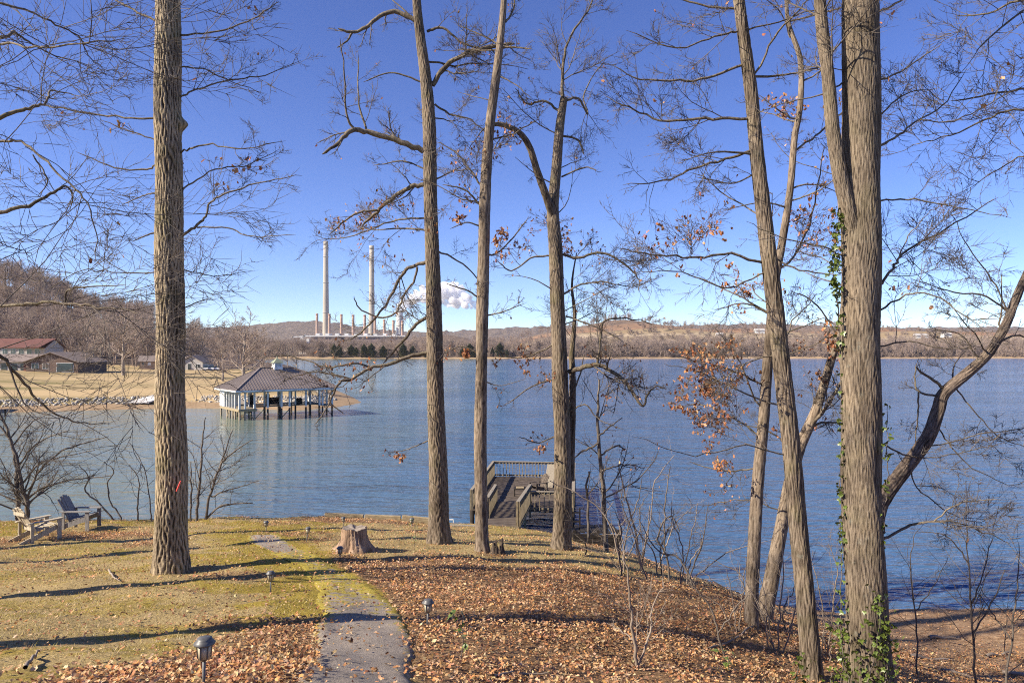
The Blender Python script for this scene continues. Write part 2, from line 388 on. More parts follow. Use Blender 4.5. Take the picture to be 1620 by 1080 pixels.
xf = GX.ravel(); yf = GY.ravel()
attr(gme, "litter", np.clip(leaf_density(xf, yf), 0, 1))
s_f = shore_s(xf, yf)
attr(gme, "sand", np.maximum(sstep(6.2, 8.5, xf) * sstep(12.0, 15.0, yf), sstep(1.2, 0.3, s_f)))
mid_f = np.interp(yf, 0.5 * (PL[:, 1] + PR[:, 1]), 0.5 * (PL[:, 0] + PR[:, 0]))
attr(gme, "moss", np.clip(np.exp(-((xf - mid_f) / 1.6) ** 2) * sstep(8, 10.5, yf) * sstep(24, 20, yf) * 0.9
     + 0.5 * sstep(0.43, 0.62, fbm(xf, yf * 1.9, 0.55, 21)) * (xf < 2) + 0.25 * sstep(18, 21, yf) * (xf < 2) - sstep(0.5,1.2, xf - mid_f) * 0.25, 0, 1))
ground = tag(obj('ground', gme), 'mossy leaf-strewn yard sloping down to the lake', None, None, 'structure')

# asphalt path
def path_material():
    m, t, b = new_mat('path_asphalt'); v = coords(t)
    sp = noise(t, v, 70, 3, 0.8); med = noise(t, v, 3.2, 5, 0.6); st = noise(t, v, 9, 5, 0.65)
    c = ramp(t, sp, [(0.3, (0.13, 0.11, 0.09)), (0.5, (0.28, 0.245, 0.21)), (0.7, (0.45, 0.40, 0.345))])
    c = mix(t, 0.7, c, ramp(t, med, [(0.3, (0.7, 0.67, 0.62)), (0.7, (1.2, 1.15, 1.1))]), 'MULTIPLY')
    far = getattr_n(t, "moss"); edge = getattr_n(t, "edge")
    f = math_n(t, 'ADD', math_n(t, 'ADD', math_n(t, 'MULTIPLY', st, 0.8), math_n(t, 'MULTIPLY', far, 0.42)), math_n(t, 'MULTIPLY', edge, 0.22))
    mo = ramp(t, noise(t, v, 30, 4, 0.7), [(0.3, (0.15, 0.11, 0.02)), (0.55, (0.39, 0.31, 0.05)), (0.75, (0.52, 0.43, 0.11))])
    c = mix(t, ramp(t, f, [(0.61, (0, 0, 0)), (0.71, (1, 1, 1))]), c, mo)
    t.links.new(c, b.inputs["Base Color"]); b.inputs["Roughness"].default_value = 0.92; b.inputs["Specular IOR Level"].default_value = 0.2
    bump(t, b, math_n(t, 'ADD', sp, st), 0.7, 0.02)
    return m
M['path'] = path_material()
tt = np.linspace(0, len(PL) - 1, 220); kk = np.arange(len(PL))
Lx = np.interp(tt, kk, PL[:, 0]); Ly = np.interp(tt, kk, PL[:, 1]); Rx = np.interp(tt, kk, PR[:, 0]); Ry = np.interp(tt, kk, PR[:, 1])
wv = 0.04 * np.sin(tt * 3.3) + 0.015 * np.sin(tt * 11.1 + 1) + 0.012 * np.sin(tt * 27.3); wv2 = 0.04 * np.sin(tt * 2.7 + 2) + 0.015 * np.sin(tt * 9.7) + 0.012 * np.sin(tt * 23.9)
us = np.linspace(0, 1, 22)
PXs = (Lx + wv)[:, None] * (1 - us) + (Rx + wv2)[:, None] * us; PYs = Ly[:, None] * (1 - us) + Ry[:, None] * us
PZs = tz(PXs, PYs) + 0.014 + 0.036 * sstep(11.5, 8.5, PYs) - 0.055 * sstep(15, 9, PYs) * (np.abs(us - 0.5) * 2)[None, :] ** 12
n2 = len(us); ii = (np.arange(len(tt) - 1)[:, None] * n2 + np.arange(n2 - 1)[None, :]).ravel()
pme = mesh_np('path', np.stack([PXs, PYs, PZs], -1).reshape(-1, 3), [np.stack([ii, ii + 1, ii + n2 + 1, ii + n2], 1)], True, M['path'])
attr(pme, "moss", (sstep(6.5, 12.5, PYs) * 0.72 - .38 * sstep(15.0, 16.5, PYs)).ravel()); attr(pme, "edge", (np.broadcast_to((np.abs(us - 0.5) * 2) ** 3, PXs.shape)).ravel())
tag(obj('path', pme), 'cracked grey path with moss running down the yard', None, None, 'structure')

# ------------------------------------------------------------------ lake
def water_material():
    m, t, b = new_mat('lake_water')
    v1 = coords(t, (0.34, 1.1, 1)); v2 = coords(t, (0.25, 1.0, 1))
    a = noise(t, v1, 1.5, 3, 0.55, 0.4); c2 = noise(t, v2, 0.45, 3, 0.5, 0.3); c3 = noise(t, v1, 4.5, 2, 0.5)
    h = math_n(t, 'ADD', math_n(t, 'ADD', math_n(t, 'MULTIPLY', a, 0.5), math_n(t, 'MULTIPLY', c2, 0.9)), math_n(t, 'MULTIPLY', c3, 0.14))
    # calm, silty cove on the left; open breezy lake on the right
    g = t.nodes.new("ShaderNodeTexCoord"); sx = t.nodes.new("ShaderNodeSeparateXYZ"); t.links.new(g.outputs["Object"], sx.inputs[0])
    wn = math_n(t, 'ADD', sx.outputs[0], math_n(t, 'MULTIPLY', math_n(t, 'SUBTRACT', noise(t, coords(t, (1, 0.6, 1)), 0.05, 3), 0.5), 40))
    mr = t.nodes.new("ShaderNodeMapRange"); mr.inputs[1].default_value = -34; mr.inputs[2].default_value = -2
    t.links.new(wn, mr.inputs[0])
    col = mix(t, mr.outputs[0], (0.165, 0.21, 0.155), (0.055, 0.12, 0.225))
    t.links.new(col, b.inputs["Base Color"])
    b.inputs["Roughness"].default_value = 0.07; b.inputs["IOR"].default_value = 1.33; b.inputs["Specular IOR Level"].default_value = 0.5
    bp = bump(t, b, h, 0.5, 1.1)
    st = t.nodes.new("ShaderNodeMapRange"); st.inputs[3].default_value = 0.22; st.inputs[4].default_value = 0.85
    t.links.new(mr.outputs[0], st.inputs[0])
    lane = ramp(t, noise(t, coords(t, (0.25, 1, 1)), 0.05, 4, 0.6, 0.6), [(0.38, (0.5, 0.5, 0.5)), (0.6, (1, 1, 1))])     # wind lanes and calmer slicks
    t.links.new(math_n(t, 'MULTIPLY', st.outputs[0], lane), bp.inputs["Strength"])
    return m
M['water'] = water_material()
wq = MB().poly([(-5000, 10, 0), (5000, 10, 0), (5000, 6500, 0), (-5000, 6500, 0)])
tag(wq.build('lake_water', M['water']), 'rippled blue lake reaching to the far shore', None, None, 'structure')
bed = MB().poly([(-6000, -300, -2.6), (6000, -300, -2.6), (6000, 7500, -2.6), (-6000, 7500, -2.6)])
tag(bed.build('lake_bed', M['wood_dark']), 'bed under the lake', None, None, 'structure')

# ------------------------------------------------------------------ peninsula
PEN_SHORE = np.array([(-140, 78), (-90, 84), (-62, 96), (-48, 101), (-38, 100), (-30, 96.5), (-25.5, 103), (-24, 112), (-28, 124), (-38, 150), (-55, 200), (-78, 270), (-128, 400), (-220, 560), (-420, 700), (-900, 760), (-1500, 760), (-1500, 60)], float)
def poly_sdf(X, Y, Pn):
    X = X.ravel(); Y = Y.ravel(); n = len(Pn); dm = np.full(len(X), 1e18); ins = np.zeros(len(X), bool)
    for i in range(n):
        a = Pn[i]; b = Pn[(i + 1) % n]; e = b - a
        t = np.clip(((X - a[0]) * e[0] + (Y - a[1]) * e[1]) / (e @ e), 0, 1)
        dm = np.minimum(dm, (X - a[0] - t * e[0]) ** 2 + (Y - a[1] - t * e[1]) ** 2)
        cr = ((a[1] > Y) != (b[1] > Y)) & (X < (b[0] - a[0]) * (Y - a[1]) / (b[1] - a[1] + 1e-12) + a[0]); ins ^= cr
    return np.where(ins, 1, -1) * np.sqrt(dm)
def pen_z(X, Y):
    X = np.asarray(X, float); Y = np.asarray(Y, float)
    s = poly_sdf(X, Y, PEN_SHORE).reshape(X.shape)
    z = np.where(s < 0, s * 0.3, np.where(s < 4.0, s * 0.12, 0.48 + 0.9 * sstep(4.0, 7.0, s) + 0.0325 * np.maximum(s - 7, 0)))
    z = np.minimum(z, 1.4 + 0.031 * np.maximum(Y - 106, 0) + 0.02 * np.maximum(-X - 60, 0)) + 0.15 * np.sin(X * 0.13) * np.sin(Y * 0.09) * sstep(8, 20, s)
    hill = np.interp(X / np.maximum(Y, 1), [-.9, -.76, -.69, -.62, -.5, -.43, -.36], [34, 36, 33, 21, 13, 5, 0]) * sstep(222, 380, Y) * np.maximum(Y, 350) / 350
    return np.maximum(np.where(s > 3, z + hill, z), -2.4), s
px_ = np.concatenate([np.linspace(-1400, -210, 50)[:-1], np.linspace(-210, -10, 150)]); py_ = np.concatenate([np.linspace(60, 240, 150)[:-1], np.linspace(240, 760, 60)])
X2, Y2 = np.meshgrid(px_, py_); Z2, S2 = pen_z(X2, Y2)
n2 = len(px_); ii = (np.arange(len(py_) - 1)[:, None] * n2 + np.arange(n2 - 1)[None, :]).ravel()
def pen_material():
    m, t, b = new_mat('peninsula_lawn'); v = coords(t)
    s = getattr_n(t, "inland")
    band = noise(t, coords(t, (0.25, 1, 1)), 0.09, 4, 0.6); fine = noise(t, v, 1.5, 6, 0.7)
    c = ramp(t, band, [(0.36, (0.19, 0.165, 0.07)), (0.44, (0.34, 0.265, 0.14)), (0.6, (0.46, 0.345, 0.19))])
    c = mix(t, 0.6, c, ramp(t, fine, [(0.3, (0.75, 0.75, 0.72)), (0.7, (1.15, 1.12, 1.08))]), 'MULTIPLY')
    sand = ramp(t, fine, [(0.35, (0.24, 0.165, 0.095)), (0.65, (0.38, 0.275, 0.17))])
    c = mix(t, ramp(t, math_n(t, 'MULTIPLY', s, 0.1), [(0.42, (0, 0, 0)), (0.50, (1, 1, 1))]), sand, c)
    wood = ramp(t, fine, [(0.35, (0.10, 0.075, 0.06)), (0.65, (0.19, 0.145, 0.115))])
    c = mix(t, getattr_n(t, "woods"), c, wood)
    t.links.new(c, b.inputs["Base Color"]); b.inputs["Roughness"].default_value = 0.95; b.inputs["Specular IOR Level"].default_value = 0.1
    return m
M['pen'] = pen_material()
pm = mesh_np('peninsula_ground', np.stack([X2, Y2, Z2], -1).reshape(-1, 3), [np.stack([ii, ii + 1, ii + n2 + 1, ii + n2], 1)], True, M['pen'])
attr(pm, "inland", np.clip(S2, 0, 10).ravel())
attr(pm, "woods", (sstep(225, 245, Y2 + 0.12 * (X2 + 120)) * sstep(-70, -110, X2)).ravel())
tag(obj('peninsula_ground', pm), 'dormant tan lawn with sandy point across the cove', None, None, 'structure')
def penz1(x, y): return float(pen_z(np.array([x]), np.array([y]))[0][0])
def pen_px(px, py, dmax=600):
    ds = np.arange(80.0, dmax, 0.5); X = (px - 810) / F * ds; Z = EYE - (py - HOR) / F * ds
    k = np.nonzero(Z < pen_z(X, ds)[0])[0]; d = ds[k[0]] if len(k) else dmax
    x = (px - 810) / F * d; return np.array([x, d, penz1(x, d)])

# ------------------------------------------------------------------ far shore
def far_z(X, Y):
    d = Y - 762 + 18 * np.sin(X * 0.006 + 1) + 8 * np.sin(X * 0.021)
    land = np.clip(d, -30, None)
    z = np.where(land < 0, land * 0.1, np.minimum(land * 0.14, 2.2) + 1.2 * sstep(20, 60, land))
    k = sstep(-90, 230, X)           # the terraced fill begins right of the power station
    prof = np.interp(d, [0, 60, 120, 150, 230, 250, 340, 365, 470, 500, 640, 900, 1500], [0, 3, 9, 17, 19, 28, 31, 42, 44, 54, 58, 60, 50])
    fill = (prof - 2) * k * (1 - 0.22 * sstep(330, 600, X) + 0.10 * np.sin(X * 0.011 + 0.7) + 0.05 * np.sin(X * 0.031))
    lump = 10 * np.exp(-((X - 210) / 70) ** 2) * sstep(480, 620, d)
    low = (1 - k) * (16 * sstep(150, 700, d) + 5 * np.sin(X * 0.013) * sstep(100, 300, d))
    knoll = 30 * np.exp(-((X + 150) / 90) ** 2 - ((d - 800) / 200) ** 2)
    return z + np.maximum(fill, 0) * (d > 30) + lump + low + knoll
fx = np.linspace(-1100, 1300, 170); fy = np.concatenate([np.linspace(730, 1400, 170)[:-1], np.linspace(1400, 2800, 24)])
X3, Y3 = np.meshgrid(fx, fy); Z3 = far_z(X3, Y3); n2 = len(fx)
ii = (np.arange(len(fy) - 1)[:, None] * n2 + np.arange(n2 - 1)[None, :]).ravel()
def far_material():
    m, t, b = new_mat('far_shore_ground'); v = coords(t)
    d = getattr_n(t, "inland")
    n1 = noise(t, coords(t, (0.3, 1, 1)), 0.02, 5, 0.6); n2_ = noise(t, v, 0.08, 5, 0.65)
    dd = math_n(t, 'ADD', d, math_n(t, 'MULTIPLY', math_n(t, 'SUBTRACT', n1, 0.5), 0.12))
    c = ramp(t, dd, [(0.0, (0.40, 0.30, 0.19)), (0.013, (0.38, 0.28, 0.175)), (0.018, (0.16, 0.12, 0.09)), (0.155, (0.17, 0.135, 0.095)), (0.17, (0.46, 0.40, 0.31)),
                     (0.20, (0.50, 0.45, 0.37)), (0.225, (0.27, 0.215, 0.14)), (0.31, (0.30, 0.24, 0.155)), (0.33, (0.46, 0.39, 0.29)), (0.36, (0.30, 0.23, 0.14)),
                     (0.455, (0.27, 0.20, 0.13)), (0.47, (0.30, 0.18, 0.11)), (0.495, (0.27, 0.175, 0.115)), (0.52, (0.19, 0.14, 0.10)), (1.0, (0.15, 0.115, 0.09))])
    c = mix(t, 0.7, c, ramp(t, n2_, [(0.3, (0.65, 0.63, 0.6)), (0.7, (1.2, 1.15, 1.1))]), 'MULTIPLY')
    t.links.new(c, b.inputs["Base Color"]); b.inputs["Roughness"].default_value = 0.95; b.inputs["Specular IOR Level"].default_value = 0.1
    return m
M['far'] = far_material()
fm = mesh_np('far_shore_ground', np.stack([X3, Y3, Z3], -1).reshape(-1, 3), [np.stack([ii, ii + 1, ii + n2 + 1, ii + n2], 1)], True, M['far'])
D3 = Y3 - 762 + 18 * np.sin(X3 * 0.006 + 1) + 8 * np.sin(X3 * 0.021)
attr(fm, "inland", np.clip(D3 / 1000.0, 0, 1).ravel())
tag(obj('far_shore_ground', fm), 'terraced tan and clay slope along the far shore', None, None, 'structure')
# distant ridge behind everything
rx = np.linspace(-4200, 4200, 700); ry = np.array([2700, 2900, 3100, 3300, 3500, 3700, 4200.])
X4, Y4 = np.meshgrid(rx, ry)
rg_ = np.random.default_rng(8)
ridge = 128 + 10 * np.sin(rx * 0.0013 + 0.4) + 5 * np.sin(rx * 0.0047 + 2) + rg_.normal(0, 2.2, len(rx)) + 42 * np.exp(-((rx + 1010) / 280) ** 2) - 22 * np.exp(-((rx + 350) / 400) ** 2)
Z4 = np.array([0, .25, .6, .85, 1.0, .9, .3])[:, None] * ridge[None, :] + 3 * np.sin(X4 * 0.05 + Y4 * 0.02)
n2 = len(rx); ii = (np.arange(len(ry) - 1)[:, None] * n2 + np.arange(n2 - 1)[None, :]).ravel()
M['ridge'] = noise_mat('far_ridge_woods', [(0.10, 0.078, 0.064), (0.17, 0.13, 0.10), (0.23, 0.175, 0.13)], 0.03, bmp=1.0, bdist=14)
tag(obj('hills', mesh_np('hills', np.stack([X4, Y4, Z4], -1).reshape(-1, 3), [np.stack([ii, ii + 1, ii + n2 + 1, ii + n2], 1)], True, M['ridge'])),
    'low wooded ridge behind the power station', None, None, 'structure')

# ------------------------------------------------------------------ branch geometry
def norm(a): return a / (np.linalg.norm(a, axis=-1, keepdims=True) + 1e-12)
def tubes(pts, rad, sides):
    """pts (B,K,3), rad (B,K) -> V, quads"""
    B, K, _ = pts.shape
    tan = np.empty_like(pts); tan[:, 1:-1] = pts[:, 2:] - pts[:, :-2]; tan[:, 0] = pts[:, 1] - pts[:, 0]; tan[:, -1] = pts[:, -1] - pts[:, -2]
    tan = norm(tan); ov = norm(pts[:, -1] - pts[:, 0])
    ref = np.zeros((B, 3)); ref[np.arange(B), np.argmin(np.abs(ov), axis=1)] = 1.0
    a = norm(np.cross(tan, ref[:, None, :])); b = np.cross(tan, a)
    th = np.arange(sides) * 2 * np.pi / sides
    V = pts[:, :, None, :] + rad[:, :, None, None] * (a[:, :, None, :] * np.cos(th)[None, None, :, None] + b[:, :, None, :] * np.sin(th)[None, None, :, None])
    base = (np.arange(B)[:, None, None] * K + np.arange(K - 1)[None, :, None]) * sides; k = np.arange(sides)[None, None, :]; k2 = (k + 1) % sides
    Q = np.stack([base + k, base + k2, base + sides + k2, base + sides + k], -1).reshape(-1, 4)
    return V.reshape(-1, 3), Q
def join(parts):
    Vs = []; Qs = []; o = 0
    for V, Q in parts: Vs.append(V); Qs.append(Q + o); o += len(V)
    return np.concatenate(Vs), np.concatenate(Qs)
def walk(start, dirs, lens, K, wig, up, rng, flat=0.0):
    B = len(start); pts = np.empty((B, K + 1, 3)); pts[:, 0] = start; d = norm(dirs.copy())
    step = (lens / K)[:, None]
    for k in range(K):
        d = d + wig * rng.normal(size=(B, 3)); d[:, 2] += up; 
        if flat: d[:, 2] *= (1 - flat)
        d = norm(d); pts[:, k + 1] = pts[:, k] + d * step
    return pts
def sprout(pts, rad, lens, per, tmin, ang, lr, rr, rng, rmin, flat=0.3, lmax=9):
    """children on a batch of polylines; per = expected number for each"""
    B, K, _ = pts.shape; n = rng.poisson(per, size=B) if np.ndim(per) == 0 else rng.poisson(per)
    idx = np.repeat(np.arange(B), n); m = len(idx)
    if m == 0: return None
    t = tmin + (1 - tmin) * rng.random(m); f = t * (K - 1); i = np.minimum(f.astype(int), K - 2); u = (f - i)[:, None]
    p = pts[idx, i] * (1 - u) + pts[idx, i + 1] * u; tg = norm(pts[idx, i + 1] - pts[idx, i])
    r0 = rad[idx, i] * (1 - u[:, 0]) + rad[idx, i + 1] * u[:, 0]
    side = rng.normal(size=(m, 3)); side[:, 2] *= (1 - flat); side = norm(side - (side * tg).sum(-1, keepdims=True) * tg)
    a = np.radians(ang[0] + (ang[1] - ang[0]) * rng.random(m))[:, None]
    d = tg * np.cos(a) + side * np.sin(a)
    L = np.minimum(lens[idx] * (lr[0] + (lr[1] - lr[0]) * rng.random(m)) * (1.15 - 0.6 * t), lmax)
    r = np.maximum(np.minimum(r0 * 0.8, r0 * rr + 0.0005), rmin)
    return p, d, L, r
def catmull(pts, n):
    pts = np.asarray(pts, float); k = len(pts)
    if k < 3: return pts[0] + np.linspace(0, 1, n)[:, None] * (pts[-1] - pts[0])
    ext = np.vstack([2 * pts[0] - pts[1], pts, 2 * pts[-1] - pts[-2]])
    t = np.linspace(0, k - 1, n); i = np.minimum(t.astype(int), k - 2); u = (t - i)[:, None]
    p0, p1, p2, p3 = ext[i], ext[i + 1], ext[i + 2], ext[i + 3]
    return 0.5 * (2 * p1 + (-p0 + p2) * u + (2 * p0 - 5 * p1 + 4 * p2 - p3) * u ** 2 + (-p0 + 3 * p1 - 3 * p2 + p3) * u ** 3)

def leaf_mesh(pos, size, rng, cols, droop=1.0, flatness=None, light=False):
    """many small curled oak-like leaves; returns mesh; pos (N,3)"""
    N = len(pos)
    # local leaf: x along midrib, y across, z up; 3 stations with 3 verts plus tip and base
    st = np.array([[0, 0, 0], [.28, .30, 0], [.28, 0, 0], [.28, -.30, 0], [.5, .2, 0], [.5, 0, 0], [.5, -.2, 0], [.74, .34, 0], [.74, 0, 0], [.74, -.34, 0], [1, 0, 0]])
    if light: st = np.array([[0, 0, 0], [.45, .30, 0], [.5, 0, 0], [.55, -.30, 0], [1, 0, 0]])
    st = st - np.array([.5, 0, 0]); nv = len(st)
    tris = np.array([[0, 2, 1], [0, 3, 2], [7, 8, 10], [8, 9, 10]]); qd = np.array([[1, 2, 5, 4], [2, 3, 6, 5], [4, 5, 8, 7], [5, 6, 9, 8]])
    if light: tris = np.array([[0, 2, 1], [0, 3, 2], [1, 2, 4], [2, 3, 4]]); qd = None
    L = np.broadcast_to(st, (N, nv, 3)).copy()
    wid = rng.uniform(0.7, 1.15, N)[:, None]; L[:, :, 1] *= wid
    L[:, :, 1] += rng.normal(0, .03, (N, nv))
    fold = rng.uniform(-0.1, 1.0, N)[:, None]; curl = rng.uniform(-0.3, 1.3, N)[:, None]
    L[:, :, 2] = fold * np.abs(L[:, :, 1]) * 0.9 + curl * L[:, :, 0] ** 2 * 0.9 + rng.normal(0, .035, (N, nv))
    if flatness is None:
        yaw = rng.uniform(0, 2 * np.pi, N); pit = rng.normal(0, .38, N); rol = rng.normal(0, .45, N) + np.where(rng.random(N) < .3, np.pi, 0)
    else:
        yaw = rng.uniform(0, 2 * np.pi, N); pit = rng.uniform(0.3, 1.4, N) * droop; rol = rng.normal(0, .9, N)
    cy_, sy = np.cos(yaw), np.sin(yaw); cp, sp = np.cos(pit), np.sin(pit); cr, sr = np.cos(rol), np.sin(rol)
    Rm = np.empty((N, 3, 3))
    Rm[:, 0] = np.stack([cy_ * cp, cy_ * sp * sr - sy * cr, cy_ * sp * cr + sy * sr], -1)
    Rm[:, 1] = np.stack([sy * cp, sy * sp * sr + cy_ * cr, sy * sp * cr - cy_ * sr], -1)
    Rm[:, 2] = np.stack([-sp, cp * sr, cp * cr], -1)
    Vv = np.einsum('nij,nkj->nki', Rm, L) * size[:, None, None] + pos[:, None, :]
    o = (np.arange(N) * nv)[:, None, None]
    me = mesh_np('leaves', Vv.reshape(-1, 3), [(tris[None] + o).reshape(-1, 3)] + ([] if light else [(qd[None] + o).reshape(-1, 4)]), False, M['leaf'])
    attr_col(me, "leafcol", np.repeat(cols, nv, axis=0))
    return me
def leaf_cols(N, rng, pal):
    pal = np.array(pal); c = pal[rng.integers(0, len(pal), N)] * rng.uniform(0.6, 1.25, N)[:, None] * (1 + rng.normal(0, .06, (N, 3)))
    return np.clip(c, 0.01, 0.9)
PAL_TREE = [(0.52, 0.25, 0.11), (0.44, 0.19, 0.08), (0.58, 0.33, 0.17), (0.29, 0.115, 0.055)]
PAL_LITTER = [(0.58, 0.35, 0.175), (0.52, 0.27, 0.12), (0.62, 0.41, 0.22), (0.42, 0.20, 0.09), (0.66, 0.47, 0.28), (0.28, 0.13, 0.065), (0.62, 0.32, 0.12), (0.50, 0.33, 0.19)]

def trunk_mesh(name, ctr, rad, sides, rings, mat, ridges, amp, rng, flare=0.5, flare_h=0.3, knobs=()):
    """ctr (n,3) control points, rad (n): swept trunk with furrowed bark and a root flare"""
    n = rings; c = catmull(ctr, n); r = np.interp(np.linspace(0, len(ctr) - 1, n), np.arange(len(ctr)), rad)
    seg = np.linalg.norm(np.diff(c, axis=0), axis=1); s = np.concatenate([[0], np.cumsum(seg)])
    th = np.arange(sides) * 2 * np.pi / sides
    tan = norm(np.gradient(c, axis=0)); ref = np.array([0, 1.0, 0.0])
    a = norm(np.cross(tan, ref)); b = norm(np.cross(tan, a))
    T, S = np.meshgrid(th, s)
    warp = np.zeros_like(T)
    for q in range(9):
        k = rng.integers(1, 6); mz = rng.uniform(1.0, 9.0) * rng.choice([-1, 1]); warp += rng.uniform(.2, .55) / (1 + q * .25) * np.sin(k * T + mz * S + rng.uniform(0, 6.28))
    for q in range(8):
        k = rng.integers(4, max(6, ridges // 2)); mz = rng.uniform(4.0, 14.0) * rng.choice([-1, 1]); warp += .13 * np.sin(k * T + mz * S + rng.uniform(0, 6.28))
    u = ridges * T / (2 * np.pi)
    r1 = np.abs(np.sin(np.pi * u + warp * 1.5))
    brk = np.zeros_like(T)
    for q in range(6):
        k = rng.integers(ridges // 3, ridges); brk += np.sin(k * T + rng.uniform(10, 34) * S * rng.choice([-1, 1]) + rng.uniform(0, 6.28)) / 6 ** .5
    ridge = np.clip(r1 ** 0.7 + 0.30 * brk - .05, 0, 1.15)
    ridge_n = ridge + rng.normal(0, .06, T.shape)
    big = np.zeros_like(T)
    for q in range(5): big += 0.022 * np.sin(rng.integers(1, 4) * T + rng.uniform(.5, 3) * S + rng.uniform(0, 6.28))
    lob = rng.integers(4, 7); ph = rng.uniform(0, 6.28)
    fl = flare * np.exp(-S / flare_h) * (1 + 0.55 * np.sin(lob * T + ph) + 0.25 * np.sin((lob + 2) * T + ph * 2))
    rr = r[:, None] * (1 + big + np.maximum(fl, -0.05)) + amp * (ridge_n - 0.65)
    for (ks, kt, kr, kh) in knobs:
        dT = np.angle(np.exp(1j * (T - kt))); rr += kh * np.exp(-((S - ks) / kr) ** 2 - (dT * r[:, None] / kr) ** 2)
    V = c[:, None, :] + rr[:, :, None] * (a[:, None, :] * np.cos(th)[None, :, None] + b[:, None, :] * np.sin(th)[None, :, None])
    base = (np.arange(n - 1)[:, None]) * sides; k = np.arange(sides)[None, :]
    Q = np.stack([base + k, base + (k + 1) % sides, base + sides + (k + 1) % sides, base + sides + k], -1).reshape(-1, 4)
    me = mesh_np(name, V.reshape(-1, 3), [Q], True, mat); attr(me, "ridge", np.clip(ridge_n, 0, 1).ravel())
    return me

def crown_from(limbs, rng, dens=1.0, r3=0.0035, levels=3, tw=1.0, up=0.05):
    """limbs: list of (pts (k,3), rad (k)). returns V,Q of twigs and twig tips"""
    parts = []; tips = []
    P0 = np.stack([catmull(p, 9) for p, r in limbs]); R0 = np.stack([np.interp(np.linspace(0, len(r) - 1, 9), np.arange(len(r)), r) for p, r in limbs])
    L0 = np.linalg.norm(np.diff(P0, axis=1), axis=2).sum(1)
    ch = sprout(P0, R0, L0, np.maximum(L0 * 2.6 * dens, 2), 0.12, (28, 70), (0.28, 0.6), 0.36, rng, r3 * 1.5, lmax=2.6)
    K = 6; spec = [(6, .15, up, 5, 6.0 * tw), (4, .17, up, 3, 5.0 * tw), (3, .17, up * .6, 3, 3.2 * tw), (3, .15, 0, 3, 0)]
    for lv in range(levels):
        if ch is None: break
        p, d, L, r = ch; K, wig, u_, sd, per = spec[lv]
        pts = walk(p, d, L, K, wig, u_, rng); tf = np.linspace(1, 0.35, K + 1)
        rad = np.maximum(r[:, None] * tf[None, :], r3 * 0.55); rad[:, -1] *= 0.5
        parts.append(tubes(pts, rad, sd)); tips.append(pts[:, -1]); 
        if lv < levels - 1:
            ch = sprout(pts, rad, L, np.maximum(per * np.clip(L / np.median(L), .4, 2), .3), 0.15, (25, 65), (0.3, 0.62), 0.6, rng, r3, lmax=1.3)
    if not parts: return None, None, []
    V, Q = join(parts); return V, Q, tips

